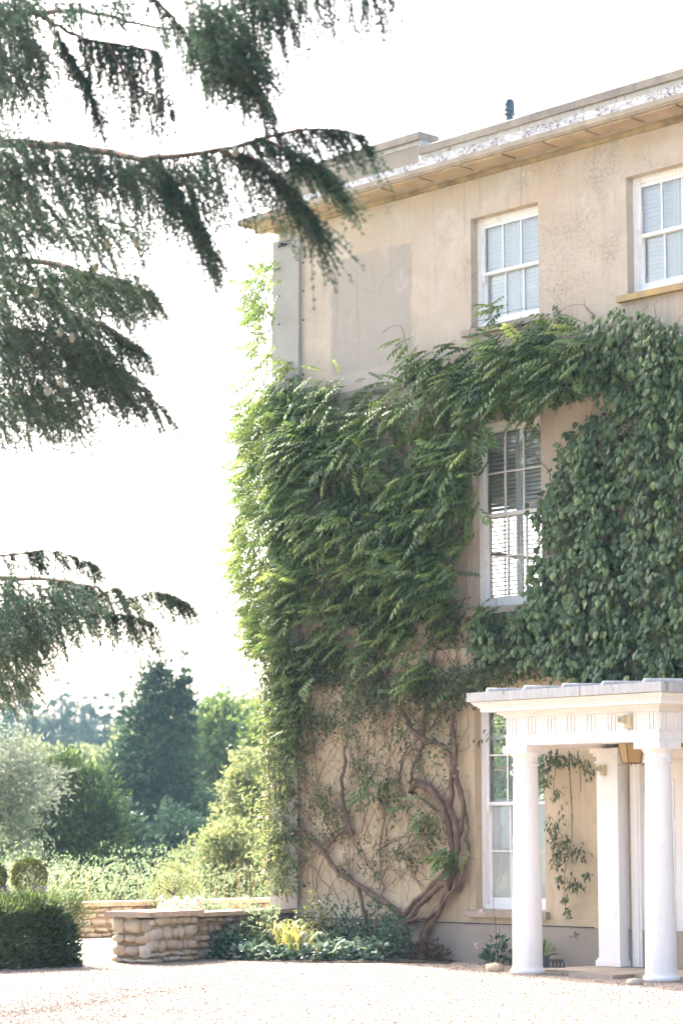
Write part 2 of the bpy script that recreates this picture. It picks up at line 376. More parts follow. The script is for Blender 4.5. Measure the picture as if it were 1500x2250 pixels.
M['broad'] = mat_leaf('broad_leaf', (.05, .09, .03), (.10, .16, .05), (.19, .25, .08), .38, .5, .3)
M['pale'] = mat_leaf('pale_leaf', (.10, .14, .06), (.18, .22, .10), (.28, .30, .15), .4, .5, .3)
M['silver'] = mat_leaf('silver_leaf', (.12, .15, .11), (.20, .23, .17), (.30, .32, .25), .3, .5, .3)
M['far'] = mat_leaf('forest_needle', (.018, .04, .032), (.035, .065, .048), (.06, .10, .065), .15, .7, .1)
M['herb'] = mat_leaf('border_leaf', (.09, .14, .075), (.17, .23, .13), (.30, .34, .22), .4, .5, .3)
M['straw'] = mat_leaf('straw_stalk', (.30, .24, .12), (.42, .34, .18), (.5, .42, .25), .3, .7, .2)
M['strap'] = mat_leaf('strap_leaf', (.14, .20, .06), (.26, .29, .09), (.46, .36, .14), .4, .4, .4)
M['ivy'] = mat_leaf('bed_leaf', (.020, .065, .045), (.045, .105, .065), (.10, .16, .09), .22, .3, .55)
M['petal'] = mat_leaf('pink_petal', (.62, .38, .38), (.74, .55, .52), (.80, .70, .66), .4, .6, .2)
M['violet'] = mat_leaf('violet_petal', (.16, .06, .34), (.22, .09, .42), (.30, .14, .48), .35, .6, .2)
M['cone'] = mat_two('cedar_cone', (.24, .24, .17), (.19, .17, .12), 30, .8, .3)
M['cone_dark'] = mat_two('old_cone', (.09, .06, .05), (.06, .045, .04), 30, .8, .3)

# ================================================================== the setting
def hgt(x, y):
    d = -.735 * x + .678 * y
    xs = [0, 40, 50, 75, 120, 200, 300, 420, 700, 2500]; zs = [-.03, -.03, -.3, -1.6, -2.0, 0.5, 6.0, 12.0, 12.0, 12.0]
    return np.interp(d, xs, zs) + .4 * (vn(x / 30, y / 30) - .5) * np.clip((d - 50) / 60, 0, 1) * 3
gx = np.concatenate([np.linspace(-1500, -500, 11), np.linspace(-460, 60, 66), np.linspace(100, 1200, 8)])
gy = np.concatenate([np.linspace(-900, -60, 8), np.linspace(-40, 420, 58), np.linspace(470, 1800, 10)])
XX, YY = np.meshgrid(gx, gy, indexing='ij'); ZZ = hgt(XX, YY)
V = np.stack([XX, YY, ZZ], -1).reshape(-1, 3); ny = len(gy)
F = np.array([(i * ny + j, (i + 1) * ny + j, (i + 1) * ny + j + 1, i * ny + j + 1) for i in range(len(gx) - 1) for j in range(ny - 1)])
a = Acc(); a.add(V, F); tag(a.build('ground', M['meadow'], smooth=True), kind='structure')
a = Acc()
a.add([(-31.9, -14, 0), (14, -14, 0), (14, YW, 0), (-31.9, YW, 0)], [(0, 1, 2, 3)])
tag(a.build('gravel_drive', M['gravel']), kind='structure')
a = Acc(); a.add([(-32.1, 13, .006), (-26.75, 19.2, .006), (-26.75, 40, .006), (-32.1, 40, .006)], [(0, 1, 2, 3)])
tag(a.build('terrace_path', M['terrace']), kind='structure')
# loose pebbles on the drive (too many to count)
ico = np.array([(1, 0, 0), (-1, 0, 0), (0, 1, 0), (0, -1, 0), (0, 0, .7)]); icf = np.array([(0, 2, 4), (2, 1, 4), (1, 3, 4), (3, 0, 4)])
n = 32000
px = rng.uniform(-40, 1540, n); dd = 20.5 + 13.5 * rng.random(n) ** 1.3
P = CAM + (Fv[None] * 0 + np.stack([-math.cos(TH) * dd, math.sin(TH) * dd, 0 * dd], 1)) + ((px - 750) / FPX * dd)[:, None] * Rv
keep = (P[:, 1] < YW - .05) & ~((P[:, 0] < -26.8) & (P[:, 1] > 19.2)); P = P[keep]; n = len(P); P[:, 2] = .002
a = Acc(); scatter(a, ico, icf, P, basis(rdir(n) * (1, 1, .3), np.array([[0, 0, 1.]])), rng.uniform(.006, .014, n), rng.random(n))
tag(a.build('loose_gravel', M['pebbles']), 'pale loose pebbles strewn over the drive', 'gravel', kind='stuff')

# ================================================================== the house
XL = W(610, 900)[0]; XR = -8.0; YB = 33.5; ZT = 10.66
house = empty('country_house', (XL, YW, 0), 'tall old country house with beige rendered wall, stone cornice and white sash windows', 'house')
WX0, WX1 = -22.63, -21.37; VX0, VX1 = -19.83, -18.57
OP = dict(upper=(WX0, WX1, 8.545, 10.09), right=(VX0, VX1, 8.565, 10.11), middle=(WX0, WX1, 4.70, 7.22), lower=(WX0, WX1, .70, 3.48), door=(-19.78, -18.68, .03, 2.60))
a = Acc()
xs = sorted({XL, XR, WX0, WX1, VX0, VX1, -19.78, -18.68}); zs = sorted({-.2, ZT} | {v for o in OP.values() for v in o[2:]})
inop = lambda x, z: any(o[0] < x < o[1] and o[2] < z < o[3] for o in OP.values())
for i in range(len(xs) - 1):
    for j in range(len(zs) - 1):
        x0, x1, z0, z1 = xs[i], xs[i + 1], zs[j], zs[j + 1]
        if inop((x0 + x1) / 2, (z0 + z1) / 2): continue
        for y, o_ in ((YW, 1), (YW + .38, -1)):
            a.add([(x0, y, z0), (x1, y, z0), (x1, y, z1), (x0, y, z1)][::o_], [(0, 1, 2, 3)])
for x0, x1, z0, z1 in OP.values():
    y0, y1 = YW, YW + .38
    a.add([(x0, y0, z0), (x0, y0, z1), (x0, y1, z1), (x0, y1, z0)], [(0, 1, 2, 3)]); a.add([(x1, y0, z0), (x1, y1, z0), (x1, y1, z1), (x1, y0, z1)], [(0, 1, 2, 3)])
    a.add([(x0, y0, z1), (x1, y0, z1), (x1, y1, z1), (x0, y1, z1)], [(0, 1, 2, 3)]); a.add([(x0, y0, z0), (x0, y1, z0), (x1, y1, z0), (x1, y0, z0)], [(0, 1, 2, 3)])
a.build('wall', M['wall'], house)
# gable wall with its two windows, back, far side, roof and floors
GO = [(27.2, 29.6, 5.25, 7.0), (27.0, 29.6, 1.25, 3.75)]
a = Acc(); ys = sorted({YW + .004, YB} | {o[0] for o in GO} | {o[1] for o in GO}); zs = sorted({-.2, ZT} | {v for o in GO for v in o[2:]})
for i in range(len(ys) - 1):
    for j in range(len(zs) - 1):
        if any(o[0] < (ys[i] + ys[i + 1]) / 2 < o[1] and o[2] < (zs[j] + zs[j + 1]) / 2 < o[3] for o in GO): continue
        a.box(XL + .003, XL + .38, ys[i], ys[i + 1], zs[j], zs[j + 1])
a.build('gable_wall', M['wall'], house)
a = Acc(); a.box(XL + .4, XR, YB - .3, YB - .01, -.2, ZT); a.box(XR - .3, XR - .01, YW + .4, YB - .31, -.2, ZT); a.build('back_wall', M['wall'], house)
a = Acc(); a.box(XL + .39, XR - .31, YW + .39, YB - .32, 10.5, 10.62); a.build('roof', M['lead'], house)
a = Acc(); a.box(-20.6, -20.45, YW + .39, YB - .32, 0.1, 10.48); a.box(XL + .4, -20.62, 31.5, 31.62, .1, 10.48); a.build('inner_wall', M['room'], house)
for z in (.25, 4.05, 8.0):
    a = Acc(); a.box(XL + .4, -20.62, YW + .4, 31.48, z - .12, z); a.build('floor', M['floorboard'], house)
for z in (3.8, 7.75): 
    a = Acc(); a.box(XL + .4, -20.62, YW + .4, 31.48, z, z + .1); a.build('ceiling', M['room'], house)
for k_, (y0, y1, z0, z1) in enumerate(GO):
    wn = Acc(); xg = XL + .12
    for b in ((y0, y0 + .09, z0, z1), (y1 - .09, y1, z0, z1), (y0 + .09, y1 - .09, z0, z0 + .08), (y0 + .09, y1 - .09, z1 - .08, z1)): wn.box(xg, xg + .1, *b)
    zm = 2.72 if k_ else 6.12
    wn.box(xg + .01, xg + .08, y0 + .09, y1 - .09, zm - .03, zm + .03)
    wo_ = wn.build('window', M['sash'], house)
    for u in ((1, 2) if k_ == 0 else ()):
        yb = y0 + (y1 - y0) * u / 3; b = Acc(); b.box(xg + .03, xg + .06, yb - .012, yb + .012, z0 + .08, zm - .031); b.box(xg + .03, xg + .06, yb - .012, yb + .012, zm + .031, z1 - .08); b.build('glazing_bar', M['sash'], wo_)

def rot_box(a, cx, cy_, cz, sx, sy, sz, ang):
    c, s_ = math.cos(ang), math.sin(ang)
    u = np.array([sx, 0, 0]); v = np.array([0, c, s_]) * sy; w_ = np.array([0, -s_, c]) * sz
    a.obox(np.array([cx, cy_, cz]) - u / 2 - v / 2 - w_ / 2, u, v, w_)
def window(o, rows, tilt, sill_mat, shutter_z=None, panel_z=None):
    X0, X1, Z0, Z1 = o; yf = YW + .13
    a = Acc(); j = .075
    a.box(X0 + .002, X0 + j, yf, yf + .13, Z0 + .002, Z1 - .002); a.box(X1 - j, X1 - .002, yf, yf + .13, Z0 + .002, Z1 - .002)
    a.box(X0 + j, X1 - j, yf, yf + .13, Z1 - .085, Z1 - .002); a.box(X0 + j, X1 - j, yf - .03, yf + .13, Z0 + .002, Z0 + .06)
    win = a.build('window', M['sash'], house)
    zb, zt = Z0 + .06, Z1 - .085; zm = (zb + zt) / 2 + .01
    for s_, (z0, z1, y0) in enumerate(((zb, zm + .025, yf + .062), (zm - .025, zt, yf + .018))):
        a = Acc(); x0, x1 = X0 + j, X1 - j; st = .045; bt = .09 if s_ == 0 else .045; tp = .05
        a.box(x0, x0 + st, y0, y0 + .04, z0, z1); a.box(x1 - st, x1, y0, y0 + .04, z0, z1)
        a.box(x0 + st, x1 - st, y0, y0 + .04, z0, z0 + bt); a.box(x0 + st, x1 - st, y0, y0 + .04, z1 - tp, z1)
        gx0, gx1, gz0, gz1 = x0 + st, x1 - st, z0 + bt, z1 - tp; pw = (gx1 - gx0) / 3; ph = (gz1 - gz0) / rows
        for c in (1, 2): a.box(gx0 + c * pw - .011, gx0 + c * pw + .011, y0 + .004, y0 + .036, gz0, gz1)
        for r in range(1, rows):
            for c in range(3): a.box(gx0 + c * pw + (.011 if c else 0), gx0 + (c + 1) * pw - (.011 if c < 2 else 0), y0 + .006, y0 + .034, gz0 + r * ph - .011, gz0 + r * ph + .011)
        if s_ == 1:
            for hx in (x0 + .002, x1 - .04): a.box(hx, hx + .038, y0 + .002, y0 + .038, z0 - .09, z0)   # sash horns
        a.build('sash', M['sash'], win)
        for r in range(rows):
            for c in range(3):
                g = Acc(); wob = rng.uniform(-.0015, .0015, 2)
                xa, xb, za, zc = gx0 + c * pw + .011, gx0 + (c + 1) * pw - .011, gz0 + r * ph + .011, gz0 + (r + 1) * ph - .011
                yy = y0 + .02
                g.add([(xa, yy - wob[0], za), (xb, yy + wob[0], za), (xb, yy + wob[1], zc), (xa, yy - wob[1], zc)], [(0, 1, 2, 3)]); g.build('pane', M['glass'], win)
    sz0, sz1 = shutter_z or (Z0 + .05, Z1 - .05); ys_ = yf + .128; xm = (X0 + X1) / 2
    for x0, x1 in ((X0 + .03, xm - .003), (xm + .003, X1 - .03)):
        a = Acc(); sw = .05; parts = [sz0, (sz0 + sz1) / 2, sz1] if sz1 - sz0 > 1.8 else [sz0, sz1]
        a.box(x0, x0 + sw, ys_ - .014, ys_ + .014, sz0, sz1); a.box(x1 - sw, x1, ys_ - .014, ys_ + .014, sz0, sz1)
        for z in parts: a.box(x0 + sw, x1 - sw, ys_ - .013, ys_ + .013, max(z - .04, sz0), min(z + .04, sz1))
        a.build('shutter_frame', M['shutter'], win)
        me = {}; z = sz0 + .075
        while z < sz1 - .07:
            if not any(abs(z - q) < .07 for q in parts):
                up_ = z > (sz0 + sz1) / 2
                if up_ not in me:
                    b = Acc(); rot_box(b, 0, 0, 0, x1 - x0 - 2 * sw - .004, .062, .009, tilt[up_]); me[up_] = b.mesh('slat', M['shutter'])
                link('slat', me[up_], None, win, ((x0 + x1) / 2, ys_, z))
            z += .058
    if panel_z:
        a = Acc(); a.box(X0 + .078, X1 - .078, yf + .112, yf + .128, panel_z[0], panel_z[1])
        for x0, x1 in ((X0 + .12, xm - .05), (xm + .05, X1 - .12)): a.box(x0, x1, yf + .105, yf + .112, panel_z[0] + .1, panel_z[1] - .1)
        a.build('shutter_panel', M['shutter'], win)
    a = Acc(); a.prism([(YW - .085, Z0 - .105), (YW + .12, Z0 - .105), (YW + .12, Z0 - .002), (YW - .085, Z0 - .022)], X0 - .13, X1 + .07)
    a.build('sill', sill_mat, win)
    return win
tag(window(OP['upper'], 1, (1.36, 1.36), M['sill']), 'upper sash window above the wisteria with white louvred shutters')
tag(window(OP['right'], 1, (1.36, 1.36), M['sill_gold']), 'upper sash window with golden lichen on its stone sill')
tag(window(OP['middle'], 2, (.30, .85), M['sill']), 'tall sash window half framed by leaves, open louvred shutters inside')
tag(window(OP['lower'], 2, (.25, .25), M['sill'], (2.95, 3.42), (.76, 2.14)), 'tall ground floor sash window behind the porch column')

# stone bands, corner strip, plinth
a = Acc(); a.box(XL - .02, XR, YW - .035, YW - .002, -.15, W(1155, 2034)[1]); a.build('plinth', M['plinth'], house)
a = Acc(); zp = W(1155, 2034)[1]; a.box(XL - .02, -20.55, YW - .042, YW - .002, zp + .002, zp + .012); a.build('plinth_joint', M['iron'], house)
XS = W(662, 900)[0]
a = Acc(); a.box(XL - .06, XS, YW - .06, YW - .002, zp + .012, ZT - .16); a.build('corner_strip', M['strip'], house)
bolt = Acc(); bolt.lathe([(.0001, -.006), (.016, -.006), (.018, 0)], k=8); bm_ = bolt.mesh('bolt', M['iron'])
for y in (545, 592, 652, 714, 835):
    x, z = W(620, y); o = link('bolt', bm_, None, house); o.matrix_parent_inverse = parent_inv(house); o.location = (x, YW - .062, z); o.rotation_euler = (R_(-90), 0, 0)
for y in (578, 640, 704, 824):
    x, z = W(664, y); o = link('bolt', bm_, None, house); o.location = (x + .03, YW - .004, z); o.rotation_euler = (R_(-90), 0, 0)
zb_ = W(1475, 722)[1]
a = Acc(); a.prism([(YW - .002, zb_ - .10), (YW - .03, zb_ - .10), (YW - .045, zb_), (YW - .002, zb_ + .03)], XS + .05, XR); a.build('string_course', M['plinth'], house)
z2 = W(700, 1450)[1]
a = Acc(); a.prism([(YW - .002, z2 - .14), (YW - .03, z2 - .14), (YW - .05, z2), (YW - .002, z2 + .03)], XS + .05, WX1 + .8); a.build('string_course', M['wall'], house)
# cornice
ov = .42
prof = [(YW, 10.64), (YW - .035, 10.64), (YW - .05, 10.685), (YW - .05, 10.70), (YW, 10.70)]
a = Acc(); a.prism(prof, XL - .05, XR); a.build('bed_mould', M['bed'], house)
prof = [(YW + .05, 10.702), (YW - .06, 10.702), (YW - .09, 10.75), (YW - ov, 10.75), (YW - ov, 10.765), (YW - ov - .02, 10.78), (YW - ov - .02, 10.845), (YW - ov, 10.85), (YW - .02, 10.88), (YW + .05, 10.88)]
a = Acc(); a.prism(prof, XL - ov - .02, XR); a.build('cornice', M['sill'], house)
gp = [(XL + .05, 10.702), (XL - .06, 10.702), (XL - .09, 10.75), (XL - ov, 10.75), (XL - ov, 10.845), (XL - .02, 10.88), (XL + .05, 10.88)]
a = Acc(); a.prism(gp, YW + .052, YB, axis='y'); a.build('cornice', M['sill'], house)
x = XL - ov + .06
while x < -15:
    L_ = .70 + rng.uniform(-.05, .05); b = Acc(); dz = rng.uniform(0, .008)
    b.prism([(YW - .105, 10.748), (YW - .105, 10.722 - dz), (YW - ov + .05, 10.728 - dz), (YW - ov + .04, 10.748)], x, x + L_); b.build('soffit_panel', M['cornice'], house); 
    b = Acc(); b.box(x + .01, x + L_ - .02, YW - .062 - dz, YW - .051, 10.704, 10.722 + rng.uniform(0, .008)); b.build('bed_block', M['bed'], house)
    x += L_ + .055
# parapet and coping stones
XRaise = W(922, 300)[0]
a = Acc(); a.box(XRaise, XR, YW - .03, YW + .28, 10.875, 11.19); a.build('parapet', M['lichen'], house)
a = Acc(); a.box(XL - .04, XRaise - .004, YW - .026, YW + .28, 10.875, 11.10); a.build('parapet', M['lichen'], house)
a = Acc(); a.box(XL - .04, XRaise - .004, YW - .022, YW + .28, 11.102, 11.41); a.build('raised_parapet', M['plinth'], house)
a = Acc(); a.box(XRaise + .001, XRaise + .05, YW - .034, YW + .28, 11.19, 11.41); a.build('lead_flashing', M['lead'], house)
a = Acc(); a.box(XRaise + .06, XR, YW - .038, YW - .031, 11.13, 11.19); a.build('lead_flashing', M['lead'], house)
a = Acc(); a.box(XL - .04, XRaise - .006, YW - .036, YW - .027, 11.35, 11.41); a.build('lead_flashing', M['lead'], house)
a = Acc(); a.box(XL + .0, XL + .28, YW + .284, YB, 10.96, 11.19); a.build('parapet', M['lichen'], house)
def cope_run(x0, x1, z):
    x = x0
    while x < x1 - .05:
        L_ = min(rng.uniform(.85, 1.15), x1 - x); b = Acc(); d = rng.uniform(-.006, .006, 3); e = .018
        b.prism([(YW - .085 + d[0], z + d[1]), (YW + .33, z + d[1]), (YW + .33, z + .12 + d[1]), (YW - .07 + d[0], z + .12 + d[1]), (YW - .085 + d[0], z + .10 + d[1])], x, x + L_ - .008)
        b.build('coping_stone', M['coping'], house); x += L_
cope_run(XRaise + .055, -15.0, 11.19); cope_run(XL - .1, XRaise + .06, 11.412)

x, z = W(628, 541); br = empty('wall_bracket', (x, YW - .06, z), 'small black iron cable bracket high on the grey corner strip', 'bracket')
b = Acc(); b.box(x - .06, x + .10, YW - .10, YW - .062, z - .012, z + .012); b.box(x + .01, x + .06, YW - .14, YW - .101, z - .02, z + .02); b.build('arm', M['iron'], br)
b = Acc(); b.tube([(x - .1, YW - .07, z + .02), (x + .1, YW - .08, z - .005), (x + .28, YW - .03, z + .02), (x + .42, YW - .01, z + .06)], .006, 5); b.tube([(x - .1, YW - .07, z + .05), (x + .05, YW - .075, z + .045), (x + .2, YW - .07, z + .05)], .004, 5); b.build('cable', M['iron'], br)
# front door, white door case
dx0, dx1 = -19.78, -18.68
a = Acc(); a.box(dx0 + .06, dx1 - .06, YW + .10, YW + .15, .05, 2.5)
door = a.build('door', M['white'], house)
for (x0, x1) in ((dx0 + .16, -19.29), (-19.17, dx1 - .16)):
    for (z0, z1) in ((.28, .90), (1.06, 1.72), (1.86, 2.36)):
        b = Acc(); b.box(x0, x1, YW + .088, YW + .0985, z0, z1); b.box(x0 + .05, x1 - .05, YW + .078, YW + .0875, z0 + .05, z1 - .05); b.build('panel', M['white'], door)
b = Acc(); lx, lz = W(1500, 1951); b.box(lx - .03, lx + .2, YW + .06, YW + .0775, lz - .035, lz + .035); b.build('letterbox', M['brass'], door)
a = Acc(); a.box(dx0 - .1, dx0 + .055, YW - .05, YW + .16, .05, 2.6); a.box(dx0 - .05, dx0 + .02, YW - .065, YW - .051, .05, 2.6)
a.box(dx1 - .055, dx1 + .1, YW - .05, YW + .16, .05, 2.6); a.box(dx0 - .1, dx1 + .1, YW - .05, YW + .16, 2.602, 2.74); a.box(dx0 + .056, dx1 - .056, YW + .05, YW + .16, 2.50, 2.60)
a.build('door_frame', M['white'], house)

# roof vent pipe
vp = onY(1119, 262, YW + .9)
v_ = empty('roof_vent', (vp[0], vp[1], 10.62), 'dark ribbed plastic vent pipe poking up behind the roof parapet', 'vent')
b = Acc(); b.lathe([(.052, 0), (.052, vp[2] - 10.62 + .15)], (vp[0], vp[1], 10.62), 14); b.build('pipe', M['pipe'], v_, True)
zc = vp[2] + .10
b = Acc(); b.lathe([(.052, .02), (.078, .02), (.078, .045), (.066, .05), (.066, .075), (.074, .08), (.074, .12), (.068, .125), (.068, .14), (.072, .145), (.068, .19), (.058, .235), (.05, .245), (0.001, .247)], (vp[0], vp[1], zc - .06), 16); b.build('cap', M['pipe'], v_, True)

# ================================================================== the porch
PX1, PX2, PY = -20.33, -18.24, 21.83
porch = empty('entrance_porch', (PX1, PY, 0), 'white classical porch with two round columns and lead covered roof', 'porch')
def column(cx, cy_):
    b = Acc(); zz = np.linspace(.10, 2.50, 12); rr = .183 - .036 * ((zz - .1) / 2.4) ** 1.5
    b.lathe([(r, z) for r, z in zip(rr, zz)], (cx, cy_, 0), 32); c = b.build('column', M['white'], porch, True)
    b = Acc(); ang = np.linspace(-1.4, 1.4, 7); b.lathe([(.19, .0)] + [(.195 + .018 * math.cos(q), .035 + .03 * math.sin(q)) for q in ang] + [(.187, .075), (.183, .10)], (cx, cy_, 0), 32); b.build('base', M['white'], c, True)
    b = Acc(); b.lathe([(.147, 2.50), (.166, 2.505), (.170, 2.52), (.166, 2.535), (.150, 2.54), (.150, 2.60), (.158, 2.61), (.178, 2.635), (.190, 2.66)], (cx, cy_, 0), 32); b.build('neck', M['white'], c, True)
    b = Acc(); b.box(cx - .195, cx + .195, cy_ - .195, cy_ + .195, 2.66, 2.748); b.build('abacus', M['white'], c)
    return c
tag(column(PX1, PY)); column(PX2, PY)
def ring(a, e, z0, z1, inn=.17):          # U-shaped beam following the porch plan, overhanging by e
    a.box(PX1 - .17 - e, PX2 + .17 + e, PY - .17 - e, PY + inn, z0, z1)
    a.box(PX1 - .17 - e, PX1 + inn, PY + inn + .001, YW - .003, z0, z1); a.box(PX2 - inn, PX2 + .17 + e, PY + inn + .001, YW - .003, z0, z1)
a = Acc(); ring(a, .0, 2.75, 2.86); ring(a, .012, 2.861, 2.885); a.build('architrave', M['white'], porch)
a = Acc(); ring(a, -.006, 2.886, 3.095); a.build('frieze', M['white'], porch)
a = Acc()
for e, z0, z1 in ((.02, 3.096, 3.12), (.05, 3.121, 3.14), (.08, 3.141, 3.165), (.22, 3.166, 3.215), (.245, 3.216, 3.24), (.275, 3.241, 3.262), (.30, 3.263, 3.285)): ring(a, e, z0, z1)
a.build('cornice', M['white'], porch)
a = Acc(); a.box(PX1 + .172, PX2 - .172, PY + .172, YW - .003, 2.80, 2.84); a.build('porch_ceiling', M['white'], porch)
def trig(cx, cy_, side):
    b = Acc()
    for u in (-.055, 0, .055):
        if side: b.box(cx, cx + .014, cy_ + u - .02, cy_ + u + .02, 2.888, 3.075)
        else: b.box(cx + u - .02, cx + u + .02, cy_ - .014, cy_, 2.888, 3.075)
    b.build('triglyph', M['white'], porch)
x = PX1 - .07
while x < PX2 + .13: trig(x, PY - .165, False); x += (PX2 - PX1 + .14) / 7
for y in (PY - .08, PY + .26, PY + .60, PY + .94): trig(PX2 + .165, y, True)
# lead roof: fascia sheets, flat sheets and rolls
e = .34; rx0, rx1, ry0 = PX1 - .17 - e, PX2 + .17 + e, PY - .17 - e
roof = Acc(); roof.add([(rx0 + .003, ry0 + .003, 3.395), (rx1 - .003, ry0 + .003, 3.395), (rx1 - .003, YW - .004, 3.47), (rx0 + .003, YW - .004, 3.47), (rx0 + .003, ry0 + .003, 3.288), (rx1 - .003, ry0 + .003, 3.288), (rx1 - .003, YW - .004, 3.288), (rx0 + .003, YW - .004, 3.288)],
         [(0, 1, 2, 3), (7, 6, 5, 4), (0, 4, 5, 1), (1, 5, 6, 2), (2, 6, 7, 3), (3, 7, 4, 0)])
rf = roof.build('roof', M['lead'], porch)
nx = 5; sw = (rx1 - rx0) / nx
for i in range(nx):
    b = Acc(); q = rng.uniform(-.003, .003); b.box(rx0 + i * sw + .002, rx0 + (i + 1) * sw - .004, ry0 - .006 + q, ry0 + .001, 3.29 + rng.uniform(0, .006), 3.402); b.build('lead_fascia', M['lead'], rf)
for i in range(2):
    yy = ry0 + (YW - ry0) * i / 2; b = Acc(); b.box(rx1 - .001, rx1 + .007, yy + .003, yy + (YW - ry0) / 2 - .004, 3.29, 3.402 + .03 * i); b.build('lead_fascia', M['lead'], rf)
for i in range(nx):
    xx = rx0 + (i + .55) * sw
    b = Acc(); pr = [(-.028, 0), (-.03, .03), (-.02, .052), (0, .06), (.02, .052), (.03, .03), (.028, 0)]
    V = []; 
    for y, z, s_ in ((ry0 + .01, 3.39, .6), (ry0 + .03, 3.393, 1.0), (YW - .01, 3.468, 1.0)): V += [(xx + p * (1 if s_ == 1 else .8), y, z + h * s_) for p, h in pr]
    Fq = [(r * 7 + c, r * 7 + c + 1, (r + 1) * 7 + c + 1, (r + 1) * 7 + c) for r in range(2) for c in range(6)]
    b.add(V, Fq); b.caps = [[6, 5, 4, 3, 2, 1, 0]]; b.build('lead_roll', M['lead'], rf, True)
# wall pilasters
pxa = onY(1312, 1900, YW - .2)[0]; pxb = onY(1358, 1900, YW - .2)[0]
for x0, x1 in ((pxa, pxb), (PX2 + .17 - (pxb - pxa), PX2 + .17)):
    b = Acc(); b.box(x0, x1, YW - .2, YW - .003, .15, 2.56); p_ = b.build('pilaster', M['white'], porch)
    b = Acc(); b.box(x0 - .03, x1 + .03, YW - .23, YW - .003, .05, .12); b.box(x0 - .015, x1 + .015, YW - .215, YW - .003, .1205, .149); b.build('base', M['white'], p_)
    b = Acc()
    for e, z0, z1 in ((.02, 2.561, 2.59), (.0, 2.591, 2.65), (.03, 2.651, 2.69), (.06, 2.691, 2.749)): b.box(x0 - e, x1 + e, YW - .2 - e, YW - .003, z0, z1)
    b.build('capital', M['white'], p_)
# porch paving
fl = empty('porch_paving', (PX1, PY, 0)); tag(fl, kind='structure')
for i, (x0, x1) in enumerate(((PX1 - .15, -19.6), (-19.59, -18.9), (-18.89, PX2 + .6))):
    for j, (y0, y1) in enumerate(((PY - .14, 22.55), (22.56, YW - .045))):
        b = Acc(); b.box(x0 + .004, x1, y0 + rng.uniform(-.01, .01) + (.42 if (j == 0 and i != 1) else .05 if j == 0 else 0), y1, -.05, .042 + rng.uniform(-.004, .004)); b.build('paving_slab', M['paving'], fl)
b = Acc(); b.box(PX1 - .26, PX1 + .3, PY - .22, PY + .3, -.05, -.0005 + .006); b.build('paving_slab', M['paving'], fl)

# lantern, security lights, boot scraper, stone, pot
lp = onY(1386, 1655, 22.45)
lan = empty('hanging_lantern', (lp[0], lp[1], lp[2]), 'amber glass lantern with brass bars hanging inside the porch', 'lantern')
zt, zb2 = lp[2] + .12, lp[2] - .12
def lring(r, z): return [np.array([lp[0] + r * math.cos(q), lp[1] + r * math.sin(q), z]) for q in np.arange(4) * math.pi / 2 + .35]
T4, B4 = lring(.17, zt), lring(.115, zb2)
b = Acc()
for i in range(4): b.tube([T4[i], B4[i]], .009, 5); b.tube([B4[i], B4[(i + 1) % 4]], .009, 5); b.tube([T4[i], T4[(i + 1) % 4]], .010, 5)
for i in range(4): 
    d = unit(B4[i] - np.array([lp[0], lp[1], zb2])); tt = np.linspace(0, 4.5, 10); b.tube([B4[i] + d * (.03 + .022 * math.cos(q) * (1 - q / 7)) + np.array([0, 0, -.025 + .022 * math.sin(q) * (1 - q / 7)]) for q in tt], .0035, 4)
b.tube([(lp[0], lp[1], zb2 - .03), (lp[0], lp[1], zb2)], .008, 5); b.build('frame', M['brass'], lan)
for i in range(4):
    j = (i + 1) % 4; g = Acc(); g.add([B4[i], B4[j], T4[j], T4[i]], [(0, 1, 2, 3)]); g.build('pane', M['amber'], lan)
b = Acc(); b.tube([(lp[0], lp[1], zt), (lp[0], lp[1], 2.80)], .006, 5); b.build('chain', M['brass'], lan)
for i in range(4): pass
def sec_light(p, nm, lab, ang, s=1.0):
    o = empty(nm, p, lab, 'light')
    b = Acc(); b.box(-.03 * s, .055 * s, -.045 * s, 0, -.085 * s, .075 * s); b.build('body', M['cream'], o).matrix_parent_inverse = Matrix.Identity(4)
    b = Acc(); b.box(-.085 * s, -.005 * s, -.105 * s, -.05 * s, -.02 * s, .065 * s); b.build('sensor_head', M['cream'], o).matrix_parent_inverse = Matrix.Identity(4)
    b = Acc(); b.box(-.075 * s, -.02 * s, -.108 * s, -.1055 * s, -.005 * s, .045 * s); b.build('lens', M['slot'], o).matrix_parent_inverse = Matrix.Identity(4)
    b = Acc(); b.tube([(.0, -.02, -.085 * s), (.0, -.01, -.16 * s)], .006, 5); b.build('cable', M['white'], o).matrix_parent_inverse = Matrix.Identity(4)
    o.rotation_euler = (0, 0, ang); return o
sp = onY(1382, 1585, PY - .167); sec_light((sp[0], PY - .167 - .012, sp[2]), 'security_light', 'cream security light box fixed to the porch frieze', 0)
sp = onY(1322, 1692, YW - .2); sec_light((sp[0] + .02, YW - .203, sp[2]), 'motion_sensor', 'small cream sensor fixed high on the white wall pilaster', 0, .8)
bs = onG(1222, 2126, .04); scr = empty('boot_scraper', (bs[0], bs[1], .042), 'dark arched iron boot scraper on the paving by the wall', 'boot scraper')
b = Acc(); b.box(bs[0] - .09, bs[0] + .09, bs[1] - .06, bs[1] + .06, .042, .052); b.build('base_plate', M['iron'], scr)
for i in range(3):
    cx = bs[0] - .065 + i * .065; q = np.linspace(0, math.pi, 9); b = Acc(); b.tube([(cx + .03 * math.cos(t), bs[1] - .03, .05 + .09 * math.sin(t)) for t in q], .011, 6); b.tube([(cx + .03 * math.cos(t), bs[1] + .03, .05 + .09 * math.sin(t)) for t in q], .011, 6); b.build('arch', M['iron'], scr)

